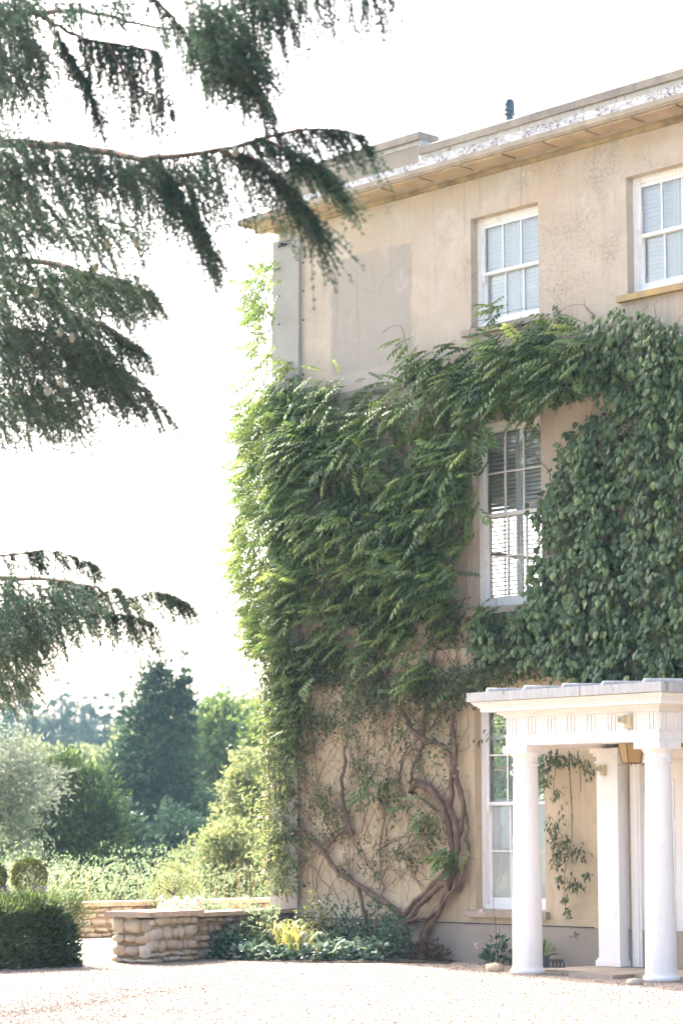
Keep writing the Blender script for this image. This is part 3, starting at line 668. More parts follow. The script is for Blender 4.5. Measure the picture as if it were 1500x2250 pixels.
def cube26():
    pts = {}; V = []; F = []
    def gid(p):
        p = tuple(p)
        if p not in pts: pts[p] = len(V); V.append(p)
        return pts[p]
    for ax in range(3):
        for sg in (-1, 1):
            for i in range(2):
                for j in range(2):
                    q = []
                    for di, dj in ((0, 0), (1, 0), (1, 1), (0, 1)):
                        p = [0, 0, 0]; p[ax] = sg; p[(ax + 1) % 3] = i + di - 1; p[(ax + 2) % 3] = j + dj - 1; q.append(gid(p))
                    F.append(q if sg > 0 else q[::-1])
    V = np.array(V, float); L_ = np.linalg.norm(V, axis=1, keepdims=True); V = V / L_ ** .62
    return V, np.array(F)
SV, SF = cube26()
stone_meshes = []
for i in range(14):
    a = Acc(); a.add(SV * (1 + rng.normal(0, .10, SV.shape)), SF); stone_meshes.append(a.mesh('stone', None, True))
def stones_on_face(parent, o, u, L_, H_, nrm, mat, hmin=.075, hmax=.15, wmin=.12, wmax=.34, z0=0.0, proud=.02, depth=.05):
    o, u, nrm = np.array(o, float), np.array(u, float), np.array(nrm, float); z = z0; ang = math.atan2(u[1], u[0])
    while z < H_ - .02:
        h = min(rng.uniform(hmin, hmax), H_ - z); x = 0.0
        if H_ - z - h < .04: h = H_ - z
        while x < L_ - .03:
            w_ = min(rng.uniform(wmin, wmax), L_ - x)
            if L_ - x - w_ < .06: w_ = L_ - x
            c = o + u * (x + w_ / 2) + nrm * (rng.uniform(-.4, .5) * proud - depth + .008); hh = h * rng.uniform(.70, 1.06)
            me = stone_meshes[rng.integers(14)]; me2 = me.copy() if False else me
            ob = bpy.data.objects.new('stone', me2); col.objects.link(ob); ob.parent = parent; ob.matrix_parent_inverse = parent_inv(parent)
            ob.location = (c[0], c[1], z + h / 2 + rng.uniform(-.012, .012)); ob.rotation_euler = (rng.uniform(-.08, .08), rng.uniform(-.13, .13), ang)
            ob.scale = ((w_ - .010) / 2 * 1.06, depth + .012, (hh - .006) / 2 * 1.08)
            if not ob.material_slots or ob.data.materials == []: pass
            x += w_
        z += h
for me in stone_meshes: me.materials.append(M['stone'])

# ================================================================== garden walls
C0 = onG(327, 2118); uw = np.array([-.25, .968, 0]); uw /= np.linalg.norm(uw); nw = np.array([uw[1], -uw[0], 0])   # along the wall, and its outer face normal
ue = -nw
pier = empty('stone_pier', tuple(C0), 'squat pier of rounded pale stones with a flat coping at the wall end', 'pier')
PL, PD, PH = 1.08, .62, .60
a = Acc(); a.obox(C0 + uw * .05 + ue * .05 - np.array([0, 0, .1]), uw * (PL - .1), ue * (PD - .1), np.array([0, 0, PH + .07])); a.build('core', M['mortar'], pier)
stones_on_face(pier, C0, uw, PL, PH, nw, None, .07, .21, .10, .36)
stones_on_face(pier, C0 + ue * PD, -ue, PD, PH, -uw, None, .07, .21, .10, .30)
a = Acc(); a.obox(C0 - uw * .07 - ue * .07 + np.array([0, 0, PH]), uw * (PL + .12), ue * (PD + .14), np.array([0, 0, .07])); a.build('coping_slab', M['cope'], pier)
lw = empty('low_garden_wall', tuple(C0 + uw * PL), 'low rubble wall running from the pier to the house corner, plants in front', 'garden wall')
o1 = C0 + uw * (PL + .004) + ue * .08; L1 = 2.55
a = Acc(); a.obox(o1 + ue * .05 - np.array([0, 0, .1]), uw * L1, ue * .34, np.array([0, 0, PH + .06])); a.build('core', M['mortar'], lw)
stones_on_face(lw, o1, uw, L1, PH - .03, nw, None, .07, .15, .10, .26)
for i in range(3):
    a = Acc(); a.obox(o1 - ue * .05 + uw * (i * L1 / 3 + .062) + np.array([0, 0, PH - .028]), uw * (L1 / 3 - .008), ue * .48, np.array([0, 0, .06])); a.build('coping_slab', M['cope'], lw)
for ob in lw.children:
    if ob.name.startswith('stone'):
        ob.material_slots[0].link = 'OBJECT'; ob.material_slots[0].material = M['stone_dark']
XT = -32.3
tw = empty('terrace_wall', (XT, 24, 0), 'long low stone wall with flat coping across the back of the terrace', 'garden wall')
a = Acc(); a.box(XT - .42, XT - .05, 14, 41, -.4, .50); a.build('core', M['mortar'], tw)
stones_on_face(tw, (XT, 22.6, 0), (0, 1, 0), 8.0, .50, (1, 0, 0), None, .08, .16, .14, .36)
y = 14.0
while y < 41:
    L_ = rng.uniform(1.1, 1.6); a = Acc(); q = rng.uniform(-.008, .008); a.box(XT - .48, XT + .05 + q, y, y + L_ - .01, .505, .58); a.build('coping_slab', M['cope'], tw); y += L_
rk = onG(1086, 2134); o = bpy.data.objects.new('rock', stone_meshes[3].copy()); col.objects.link(o); o.location = (rk[0], rk[1], .03); o.scale = (.12, .09, .07); tag(o, 'mossy rock lying on the gravel by the porch column', 'rock')
rk = onG(1394, 2163); o = bpy.data.objects.new('rock', stone_meshes[5].copy()); col.objects.link(o); o.location = (rk[0], rk[1], .02); o.scale = (.09, .08, .05); tag(o, 'small grey rock beside the paving between the porch columns', 'rock')

# ================================================================== climbers on the house
def wpoly(pts): return [W(x, y) for x, y in pts]
LANCE = leaf_lance(); SMALL = leaf_small(); HEART = leaf_heart()
PIN = [pinnate(5, .31, .40, 1), pinnate(6, .28, .40, 2), pinnate(5, .33, .42, 3), pinnate(4, .34, .42, 4)]
OUT = np.array([0, -1.0, 0])
def leaf_objs(name, parent, meshes, pos, B, sc, k=300, score=None):
    """the leaves that show largest become parts of their own; returns the mask of the rest"""
    n = len(pos); k = min(k, n)
    idx = np.argsort(-(score if score is not None else -pos[:, 1]) + rng.normal(0, .04, n))[:k]
    inv = parent_inv(parent)
    for i in idx:
        o = bpy.data.objects.new(name, meshes[rng.integers(len(meshes))]); col.objects.link(o); o.parent = parent; o.matrix_parent_inverse = inv
        Mx = Matrix([[*(B[i][r] * sc[i]), pos[i][r]] for r in range(3)] + [[0, 0, 0, 1]]); o.matrix_basis = Mx
    m = np.ones(n, bool); m[idx] = False; return m
def leaf_meshes(templates, mat, tints, name):
    out = []
    for T, F in templates:
        for t in tints:
            a = Acc(); a.add(T, F, t); out.append(a.mesh(name, mat))
    return out
def clump_depth(x, z, s, amp, base, seed):
    return base + amp * np.clip(vn(x * s + seed, z * s * 1.1 + seed * 3) * .65 + vn(x * s * 2.3 + seed, z * s * 2.3) * .45 - .1, 0, 1)

# --- wisteria
wis = empty('wisteria', (W(950, 2090)[0], YW - .3, 0), 'old wisteria with twisted brown trunks and feathery leaves covering the house corner', 'climber')
P_wis = wpoly([(625, 862), (660, 845), (700, 838), (745, 850), (800, 872), (880, 850), (905, 800), (960, 778), (1040, 795), (1085, 762), (1150, 738), (1210, 712), (1270, 715), (1300, 780), (1260, 850), (1200, 880), (1150, 890), (1090, 880), (1055, 930), (1030, 960), (1033, 1040), (1035, 1150), (1010, 1220), (985, 1290), (950, 1330), (880, 1300), (800, 1260), (700, 1265), (625, 1290), (612, 1250), (612, 900)])
cc = sample(P_wis, 190, lambda x, z: np.clip(.35 + 1.0 * vn(x * 1.6 + 7, z * 1.6), 0, 1)); nc = len(cc)
cdp = .18 + .50 * rng.random(nc); cy_dir = np.array([-.70, -.45, -.22]) + rng.normal(0, .28, (nc, 3)); ctt = rng.beta(2, 2, nc)
ci = np.concatenate([np.repeat(np.arange(nc), rng.integers(9, 17, nc)), np.full(600, -1)]); nq = len(ci); bk = ci < 0
off = rng.normal(0, 1, (nq, 2)) * np.array([.17, .11]); pz = np.where(bk[:, None], 0, cc[ci] + off); pz[bk] = sample(P_wis, int(bk.sum()))
pdep = np.where(bk, .03 + .12 * rng.random(nq), np.clip(cdp[ci] + off[:, 1] * -.5 + rng.normal(0, .05, nq), .05, .85)); pyd = np.where(bk[:, None], np.array([-.4, -.3, -.8]) + rng.normal(0, .4, (nq, 3)), cy_dir[ci] + np.stack([-off[:, 0] * -1.2, 0 * off[:, 0], off[:, 1] * 2.0], 1) + rng.normal(0, .22, (nq, 3)))
ptint = np.clip(ctt[ci] * .5 + rng.random(nq) * .5, 0, 1)
# sprays lower down and along the edges
sp_list = [(700, 1320, 40, 26), (760, 1340, 60, 34), (860, 1330, 60, 40), (930, 1490, 55, 26), (905, 1400, 60, 28), (640, 1560, 35, 22), (655, 1610, 35, 20), (640, 1500, 40, 20), (1005, 1890, 34, 18), (930, 1800, 40, 9), (835, 1735, 30, 8), (900, 770, 30, 10), (1120, 690, 40, 8), (1030, 1105, 30, 14), (1025, 1180, 24, 10), (1180, 905, 30, 16), (1090, 1360, 50, 14), (1000, 1340, 50, 20), (740, 1400, 60, 20), (820, 1430, 60, 18), (960, 1240, 40, 24), (640, 1340, 40, 26), (650, 1440, 40, 20)]
ex = []
for (x, y, r, n) in sp_list:
    for _ in range(n): ex.append(W(x + rng.normal(0, r * .5), y + rng.normal(0, r * .45)))
pz = np.concatenate([pz, np.array(ex)]); n = len(pz)
ne = len(ex); dep = np.concatenate([pdep, rng.uniform(.05, .3, ne)])
pos = survey(np.stack([pz[:, 0], YW - .04 - dep, pz[:, 1] + .08], 1))
ydir = np.concatenate([pyd, np.array([-.62, -.55, -.32]) + rng.normal(0, .33, (ne, 3))]); nrm = np.array([-.30, -.55, .9]) + rng.normal(0, .22, (n, 3))
B = basis(ydir, nrm); sc = rng.uniform(.24, .40, n); tint = np.concatenate([ptint, .3 + .6 * rng.random(ne)])
mes = leaf_meshes(PIN, M['wist'], (.2, .4, .6, .85), 'leaf')
rest = leaf_objs('leaf', wis, mes, pos, B, sc)
a = Acc(); k4 = rng.integers(0, 4, n)
for q in range(4):
    m = rest & (k4 == q); scatter(a, *PIN[q], pos[m], B[m], sc[m], tint[m])
a.build('foliage', M['wist'], wis, kind='stuff')
yl = sample(P_wis, 40); m_ = len(yl); a = Acc()
yp = np.stack([yl[:, 0], YW - .1 - .3 * rng.random(m_), yl[:, 1] - .1], 1); scatter(a, *PIN[1], yp, basis(np.array([-.3, -.5, -.7]) + rng.normal(0, .3, (m_, 3)), np.array([-.2, -.6, .7]) + rng.normal(0, .3, (m_, 3))), rng.uniform(.2, .3, m_), rng.random(m_))
a.build('yellowing_foliage', M['wist_y'], wis, kind='stuff')
# trunks traced on the wall
def wpath(pts, off=.10, sub=4, wob=.012):
    P = np.array([[*W(x, y)] for x, y in pts]); o = np.array([p[2] if len(p) > 2 else off for p in [tuple(q) for q in pts]]) if False else np.full(len(P), off)
    Q = np.stack([P[:, 0], YW - o, P[:, 1]], 1); n = len(Q); t = np.linspace(0, n - 1, (n - 1) * sub + 1); out = np.zeros((len(t), 3))
    for i, tt in enumerate(t):                      # Catmull-Rom
        j = min(int(tt), n - 2); u = tt - j; p0, p1, p2, p3 = Q[max(j - 1, 0)], Q[j], Q[j + 1], Q[min(j + 2, n - 1)]
        out[i] = .5 * ((2 * p1) + (-p0 + p2) * u + (2 * p0 - 5 * p1 + 4 * p2 - p3) * u * u + (-p0 + 3 * p1 - 3 * p2 + p3) * u ** 3)
    return out + rng.normal(0, wob, out.shape) * np.array([1, .6, 1])
trunks = [
 ([(925, 2098), (955, 2050), (985, 1985), (1010, 1930), (1022, 1880), (1020, 1820), (1005, 1760), (1012, 1700), (1018, 1640), (1010, 1585), (1018, 1550)], .040, .030, .16),
 ([(900, 2010), (940, 1970), (985, 1920), (1010, 1885), (1018, 1840), (1030, 1780), (1020, 1730), (1012, 1690)], .038, .028, .12),
 ([(905, 2035), (935, 1990), (975, 1950), (1005, 1935), (1012, 1880), (1000, 1810), (985, 1770), (960, 1735), (930, 1722), (918, 1740)], .034, .042, .14),
 ([(930, 2085), (945, 2040), (985, 1970), (1020, 1955), (1032, 1910), (1038, 1870), (1036, 1820), (1030, 1770)], .024, .020, .10),
 ([(935, 2095), (918, 2050), (925, 2020), (965, 2012), (995, 1985), (1020, 1950), (1030, 1915)], .020, .018, .20),
 ([(895, 2015), (860, 1985), (800, 1945), (760, 1920), (720, 1875), (680, 1835), (650, 1826)], .036, .022, .10),
 ([(800, 1945), (812, 1990), (820, 2050), (822, 2080)], .022, .020, .12),
 ([(785, 1830), (765, 1775), (762, 1720), (770, 1680), (768, 1640)], .024, .018, .10),
 ([(1010, 1700), (1000, 1660), (975, 1635), (945, 1625), (915, 1600), (895, 1560), (870, 1510), (845, 1440), (810, 1390), (780, 1370)], .028, .030, .12),
 ([(945, 1625), (930, 1660), (915, 1700), (918, 1745)], .020, .016, .10),
 ([(918, 1740), (950, 1765), (985, 1790)], .014, .014, .09),
 ([(935, 1620), (945, 1560), (955, 1500), (965, 1430)], .026, .018, .10),
 ([(1018, 1560), (990, 1562), (965, 1580), (950, 1610)], .012, .010, .08),
 ([(640, 1830), (620, 1870), (600, 1900), (585, 1940)], .018, .014, .08),
 ([(885, 1720), (888, 1690), (905, 1640)], .014, .012, .08),
 ([(785, 1832), (755, 1832), (725, 1870)], .014, .014, .08),
 ([(610, 1850), (598, 1780), (602, 1700), (597, 1600)], .014, .012, .03),
 ([(700, 1285), (690, 1275), (720, 1262)], .03, .02, .12),
]
for pts, r0, r1, off in trunks:
    Q = wpath(pts, off); rr = 1.2 * np.linspace(r0, r1, len(Q)) * (1 + rng.normal(0, .08, len(Q))); b = Acc(); b.tube(Q, rr, 8)
    for s_ in (-1, 1):                                # twisted strands make the rope-like bark
        ph = np.linspace(0, len(Q) * .5, len(Q)) + s_ * 1.6; off2 = np.stack([np.cos(ph), np.sin(ph) * .6, np.sin(ph)], 1) * rr[:, None] * .55
        b.tube(Q + off2, rr * .62, 6)
    b.build('trunk', M['wood'], wis, True)
# leafy shoots that wander over the bare wall and the sill
for (x, y, pts) in ((0, 0, [(1035, 790), (1050, 720), (1080, 705), (1120, 690), (1170, 680)]), (0, 0, [(855, 735), (870, 722), (895, 720), (905, 760), (915, 800)]), (0, 0, [(1235, 700), (1255, 680), (1290, 672), (1315, 690), (1330, 710)]), (0, 0, [(985, 1890), (1030, 1875), (1075, 1890)])):
    Q = wpath(pts, .13 if pts[0][0] != 985 else .25, 5, .004); b = Acc(); b.tube(Q, .004, 4); b.build('shoot', M['twig'], wis)

# --- gable wisteria, sunlit round the corner
gw = empty('gable_climber', (XL - .2, YW + .6, 0), 'sunlit leafy climber growing on the side wall round the house corner', 'climber')
pts = []
for (x, y, rx, ry, n) in [(590, 590, 22, 45, 26), (575, 640, 26, 30, 30), (582, 690, 24, 22, 26), (592, 735, 12, 14, 8), (572, 765, 20, 18, 12), (595, 790, 20, 20, 16), (640, 810, 14, 22, 10), (575, 850, 26, 18, 14), (595, 880, 20, 24, 24)]:
    for _ in range(n): pts.append((x + rng.normal(0, rx * .7), y + rng.normal(0, ry * .7)))
edge = [(545, 880), (548, 960), (542, 1050), (545, 1130), (528, 1190), (535, 1260), (560, 1330), (572, 1400)]
ey = np.array([e_[1] for e_ in edge]); exx = np.array([e_[0] for e_ in edge])
for _ in range(900):
    y = rng.uniform(870, 1420); lo = np.interp(y, ey, exx); pts.append((rng.uniform(lo, 640) if rng.random() < .8 else lo + rng.normal(0, 8), y))
pts = np.array(pts); n = len(pts); Yd = YW + np.where(pts[:, 0] < 612, rng.uniform(-.25, .9, n), rng.uniform(-.45, -.05, n))
pos = np.array([onY(x, y, Y) for (x, y), Y in zip(pts, Yd)]); ydir = np.array([-.75, -.35, -.25]) + rng.normal(0, .38, (n, 3)); nrm = np.array([-.35, -.1, 1.]) + rng.normal(0, .35, (n, 3))
B = basis(ydir, nrm); sc = rng.uniform(.22, .36, n); tint = np.clip(.35 + .5 * rng.random(n), 0, 1)
rest = leaf_objs('leaf', gw, mes, pos, B, sc, 200, score=-pos[:, 0]); a = Acc(); k4 = rng.integers(0, 4, n)
for q in range(4):
    m = rest & (k4 == q); scatter(a, *PIN[q], pos[m], B[m], sc[m], tint[m])
a.build('foliage', M['wist'], gw, kind='stuff')
b = Acc()
for i in range(26):
    y0 = rng.uniform(700, 1500); x0 = rng.uniform(585, 618); L_ = rng.uniform(60, 220); Q = [onY(x0 + rng.normal(0, 10) - 12 * t, y0 - L_ * t, YW + .15 + .1 * i % .5) for t in np.linspace(0, 1, 6)]; b.tube(Q, np.linspace(.012, .004, 6), 5)
b.build('stems', M['twig'], gw, kind='stuff')
# long shoot arching out to the left of the corner
Q = np.array([onY(x, y, YW + .1) for x, y in ((600, 1365), (560, 1352), (520, 1345), (480, 1342), (440, 1336), (410, 1328))]); b = Acc(); b.tube(Q, np.linspace(.006, .003, 6), 4); b.build('shoot', M['twig'], gw)
m_ = 60; t = rng.random(m_); pp = np.stack([np.interp(t, np.linspace(0, 1, 6), Q[:, i]) for i in range(3)], 1) + rng.normal(0, .02, (m_, 3)); a = Acc(); scatter(a, *SMALL, pp, basis(np.array([-.2, -.2, -.8]) + rng.normal(0, .4, (m_, 3)), rdir(m_)), rng.uniform(.04, .08, m_), rng.random(m_)); a.build('shoot_leaves', M['wist'], gw, kind='stuff')

# --- climbing hydrangea
hyd = empty('climbing_hydrangea', (W(1420, 1500)[0], YW - .2, 3.4), 'dense climbing hydrangea with drooping heart shaped leaves above the porch', 'climber')
P_hyd = wpoly([(1285, 725), (1330, 705), (1400, 700), (1460, 722), (1560, 740), (1560, 1508), (1460, 1508), (1380, 1512), (1290, 1505), (1230, 1490), (1150, 1470), (1060, 1455), (1035, 1400), (1048, 1362), (1150, 1345), (1160, 1330), (1152, 1280), (1178, 1200), (1170, 1120), (1215, 1060), (1228, 990), (1290, 935), (1345, 900), (1320, 870), (1220, 885), (1180, 900), (1190, 840), (1240, 800)])
def hd(x, z): return np.clip(.45 + .9 * vn(x * 2.3 + 3, z * 2.0 + 1), 0, 1)
cc = sample(P_hyd, 700, hd); nc = len(cc); cdp = .10 + .34 * rng.random(nc); ctt = rng.beta(2, 2, nc)
ci = np.concatenate([np.repeat(np.arange(nc), rng.integers(8, 14, nc)), np.full(2600, -1)]); n = len(ci); bk = ci < 0
off = rng.normal(0, 1, (n, 2)) * np.array([.085, .07]); pz = np.where(bk[:, None], 0, cc[ci] + off); pz[bk] = sample(P_hyd, int(bk.sum()))
dep = np.where(bk, .02 + .10 * rng.random(n), np.clip(cdp[ci] + off[:, 1] * -.6 + rng.normal(0, .03, n), .04, .6))
htint = np.clip(ctt[ci] * .45 + rng.random(n) * .5, 0, 1)
pos = survey(np.stack([pz[:, 0], YW - .03 - dep, pz[:, 1] + .05], 1))
ydir = np.array([.05, -.42, -.85]) + rng.normal(0, .30, (n, 3)); nrm = np.array([-.1, -.85, .45]) + rng.normal(0, .30, (n, 3))
B = basis(ydir, nrm); sc = rng.uniform(.058, .108, n); tint = htint
mes_h = leaf_meshes([HEART], M['hyd'], (.2, .35, .5, .65, .9), 'leaf')
rest = leaf_objs('leaf', hyd, mes_h, pos, B, sc, 300, score=sc * 8 - pos[:, 1])
a = Acc(); scatter(a, *HEART, pos[rest], B[rest], sc[rest], tint[rest]); a.build('foliage', M['hyd'], hyd, kind='stuff')
b = Acc()
for i in range(170):
    p = sample(P_hyd, 1)[0]; x, z = p; Q = []; dx = rng.normal(0, .3); 
    for t in range(7): Q.append((x, YW - .03 - .05 * abs(math.sin(t + i)), z)); x += dx * .12 + rng.normal(0, .03); z += rng.uniform(.02, .11) * (1 if i % 3 else -.6)
    b.tube(Q, np.linspace(.009, .003, 7), 4)
b.build('stems', M['twig'], hyd, kind='stuff')

# --- climbing rose with small dark leaves and many thin canes
rose = empty('climbing_rose', (W(700, 2060)[0], YW - .15, 0), 'straggling climbing rose with small glossy leaves and thin canes on the wall', 'climber')
P_ros = wpoly([(585, 1285), (700, 1275), (800, 1270), (960, 1320), (1040, 1350), (1130, 1400), (1180, 1480), (1060, 1520), (1015, 1560), (1010, 1700), (960, 1760), (990, 1830), (960, 1900), (830, 1930), (720, 1880), (640, 1920), (592, 1900), (585, 1650), (575, 1450)])
zt_, zb_2 = W(700, 1285)[1], W(700, 1930)[1]
def rd(x, z):
    t = (z - zb_2) / (zt_ - zb_2); left = np.clip((XS + .15 - x) / .5, 0, 1)
    return np.clip((.05 + .95 * np.clip((t - .46) / .34, 0, 1) ** 1.3 + .22 * left) * (vn(x * 2.2 + 5, z * 2.2 + 9) * 1.9 - .28), 0, 1)
pz = sample(P_ros, 4000, rd); c = []
for x, z in pz:                      # each point is a sprig of five to seven leaflets
    m_ = rng.integers(4, 8); c.append(np.stack([x + rng.normal(0, .045, m_), z + rng.normal(0, .05, m_)], 1))
for (x, y, r, m_) in ((800, 1690, 24, 60), (720, 1790, 26, 90), (745, 1820, 20, 40), (700, 1740, 25, 50), (690, 1770, 22, 40), (945, 1810, 26, 60), (920, 1850, 28, 50), (880, 1610, 30, 80), (860, 1760, 24, 60), (700, 1570, 40, 90), (1090, 1600, 14, 22), (1110, 1570, 12, 14), (1060, 1620, 16, 16), (880, 1870, 30, 70), (760, 1900, 30, 50), (650, 1930, 26, 40)):
    c.append(np.array([W(x + rng.normal(0, r * .6), y + rng.normal(0, r * .6)) for _ in range(m_)]))
for _ in range(120):
    y = rng.uniform(1290, 1960); x = rng.normal(600 + 14 * math.sin(y / 60), 24); m_ = rng.integers(4, 9); c.append(np.array([W(x + rng.normal(0, 8), y + rng.normal(0, 8)) for _ in range(m_)]))
pz = np.concatenate(c); n = len(pz); dep = .04 + .34 * rng.random(n) ** 1.4 * (.3 + vn(pz[:, 0] * 2, pz[:, 1] * 2))
pos = survey(np.stack([pz[:, 0], YW - dep, pz[:, 1]], 1))
ydir = np.array([-.05, -.35, -.75]) + rng.normal(0, .45, (n, 3)); nrm = np.array([-.3, -.6, .7]) + rng.normal(0, .4, (n, 3))
B = basis(ydir, nrm); sc = rng.uniform(.045, .088, n); tint = np.clip(rng.beta(1.8, 2.4, n), 0, 1)
mes_r = leaf_meshes([SMALL, LANCE], M['rose'], (.15, .35, .55, .85), 'leaf')
rest = leaf_objs('leaf', rose, mes_r, pos, B, sc, 300, score=sc * 10 - pos[:, 1])
a = Acc(); scatter(a, *SMALL, pos[rest], B[rest], sc[rest], tint[rest]); a.build('foliage', M['rose'], rose, kind='stuff')
a = Acc(); m_ = 260; pz2 = sample(P_ros, m_); scatter(a, *SMALL, np.stack([pz2[:, 0], YW - .05 - .12 * rng.random(m_), pz2[:, 1]], 1), basis(np.array([0, -.3, -.8]) + rng.normal(0, .4, (m_, 3)), OUT[None] + rng.normal(0, .4, (m_, 3))), rng.uniform(.035, .06, m_), rng.random(m_)); a.build('yellowing_foliage', M['wist_y'], rose, kind='stuff')
b = Acc()
for i in range(520):                 # fine tangle of canes
    x0, y0 = rng.uniform(590, 1030), rng.uniform(1330, 1990)
    if x0 > 1000 and y0 > 1550: continue
    ang = rng.normal(math.pi / 2, .55); L_ = rng.uniform(60, 260) * (1 if i % 4 else .5); cv_ = rng.normal(0, .9); Q = []
    x, y = x0, y0
    for t in range(9): Q.append((x, y)); x += math.cos(ang) * L_ / 8; y -= math.sin(ang) * L_ / 8; ang += cv_ / 8 + rng.normal(0, .13)
    Q = [(min(max(px_, 588), 1034), py_) for px_, py_ in Q]
    Q = np.array([[W(*q)[0], YW - .02 - .05 * rng.random(), W(*q)[1]] for q in Q]); b.tube(Q, np.linspace(rng.uniform(.003, .008), .0018, 9), 4)
b.build('tangle', M['twig'], rose, kind='stuff')
canes = [[(665, 1985), (664, 1850), (662, 1700), (664, 1560), (662, 1440), (668, 1330)], [(640, 1985), (625, 1900), (618, 1800), (625, 1700), (622, 1600)], [(655, 1930), (690, 1880), (720, 1850), (760, 1800)], [(660, 1930), (675, 1870), (690, 1860), (668, 1800), (655, 1750)], [(850, 1950), (840, 1880), (850, 1800), (860, 1700), (870, 1600), (885, 1530)], [(700, 1960), (712, 1900), (735, 1870), (750, 1840)], [(900, 1850), (930, 1800), (960, 1780), (1005, 1700)], [(830, 1870), (870, 1850), (915, 1825)], [(690, 1600), (700, 1680), (715, 1760), (730, 1820)], [(800, 1830), (815, 1760), (812, 1680), (818, 1600)], [(590, 1640), (600, 1560), (610, 1480), (615, 1380)], [(1000, 1540), (1010, 1600), (1002, 1660)], [(960, 1520), (972, 1580), (960, 1640)], [(715, 1410), (760, 1440), (850, 1432), (890, 1440)]]
for pts in canes:
    Q = wpath(pts, .06, 4, .008); b = Acc(); b.tube(Q, np.linspace(.011, .006, len(Q)), 6); b.build('cane', M['twig'], rose, True)
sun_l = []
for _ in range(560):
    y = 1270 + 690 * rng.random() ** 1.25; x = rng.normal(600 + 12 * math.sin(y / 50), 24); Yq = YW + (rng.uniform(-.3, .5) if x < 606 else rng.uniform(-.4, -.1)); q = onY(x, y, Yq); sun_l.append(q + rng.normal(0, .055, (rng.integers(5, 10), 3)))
sun_l = np.concatenate(sun_l); n = len(sun_l); a = Acc(); M['rose_sun'] = mat_leaf('young_rose_leaf', (.08, .125, .05), (.15, .20, .08), (.26, .29, .13), .36)  # lighter copy of the rose leaf colour, sunlight painted onto the corner strip
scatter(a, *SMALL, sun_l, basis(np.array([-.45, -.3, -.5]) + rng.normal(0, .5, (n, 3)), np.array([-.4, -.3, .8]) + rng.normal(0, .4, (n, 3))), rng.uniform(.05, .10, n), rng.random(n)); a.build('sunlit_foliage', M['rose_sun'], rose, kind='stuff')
bl = Acc(); n = 26; pp = np.array([onY(rng.normal(596, 12), rng.uniform(1500, 1960), YW - .15) for _ in range(n)])
for p in pp: scatter(bl, *SMALL, np.repeat(p[None], 9, 0), basis(rdir(9), rdir(9)), .045, rng.random(9))
bl.build('blossom', M['petal'], rose, kind='stuff')

# --- rambler hanging between the porch and the window
rb = empty('hanging_rambler', (W(1250, 1990)[0], YW - .1, .6), 'loose dark leafy strand hanging down the wall inside the porch', 'climber')
c = []
for (x, y, rx, ry, m_) in ((1215, 1665, 26, 16, 110), (1255, 1670, 30, 14, 60), (1195, 1700, 14, 30, 80), (1225, 1740, 14, 14, 26), (1290, 1690, 10, 18, 36), (1215, 1820, 14, 22, 60), (1235, 1850, 22, 14, 60), (1225, 1880, 16, 22, 80), (1265, 1875, 18, 16, 40), (1230, 1930, 14, 12, 24), (1262, 1945, 16, 14, 46), (1290, 1920, 10, 8, 16), (1240, 1975, 8, 10, 16), (1250, 2005, 8, 14, 24), (1262, 2050, 6, 6, 8), (1310, 1695, 5, 10, 8), (1240, 1780, 20, 40, 20)):
    c += [(x + rng.normal(0, rx * .6), y + rng.normal(0, ry * .6)) for _ in range(m_)]
pos = np.array([onY(x, y, YW - .06 - .22 * rng.random()) for x, y in c]); n = len(pos)
B = basis(np.array([.05, -.35, -.85]) + rng.normal(0, .35, (n, 3)), np.array([-.2, -.8, .5]) + rng.normal(0, .35, (n, 3))); sc = rng.uniform(.05, .09, n)
rest = leaf_objs('leaf', rb, mes_r, pos, B, sc, 300); a = Acc(); scatter(a, *SMALL, pos[rest], B[rest], sc[rest], rng.random(rest.sum())); a.build('foliage', M['rose'], rb, kind='stuff')
for pts in ([(1255, 1650), (1258, 1720), (1262, 1800), (1260, 1860), (1248, 1910), (1245, 1960), (1250, 2010)], [(1275, 1650), (1280, 1700), (1282, 1740)], [(1230, 1650), (1225, 1700), (1222, 1760)]):
    Q = wpath(pts, .06, 4, .006); b = Acc(); b.tube(Q, np.linspace(.008, .004, len(Q)), 5); b.build('cane', M['twig'], rb, True)

# ================================================================== cedar
cb = Rv * -8.5 + np.array([-math.cos(TH), math.sin(TH), 0]) * 26
cedar = empty('cedar_tree', tuple(cb), 'big old cedar with drooping blue green branches and upright cones', 'tree')
T0, T1 = [], []                                # tail start points / (direction, length, droop, sparse)
def tails(p, d, L, droop, dens=1.0, tl=.0):  # tl lightens the needle tint, painting sunlit patches into the foliage
    T0.append(p); T1.append((np.asarray(d, float), L, droop, dens, tl))
def ppath(pts, d0, d1, sub=4):
    pts = np.array(pts, float); n = len(pts); t = np.linspace(0, n - 1, (n - 1) * sub + 1)
    x = np.interp(t, range(n), pts[:, 0]); y = np.interp(t, range(n), pts[:, 1]); d = np.linspace(d0, d1, len(t))
    for _ in range(2): x[1:-1] = (x[:-2] + 2 * x[1:-1] + x[2:]) / 4; y[1:-1] = (y[:-2] + 2 * y[1:-1] + y[2:]) / 4
    return np.array([at(a_, b_, c_) for a_, b_, c_ in zip(x, y, d)]), np.stack([x, y], 1), d
def imdir(dx, dy, dd): v = Rv * dx - Uv * dy + Fv * dd; return v / np.linalg.norm(v)
limbs = []
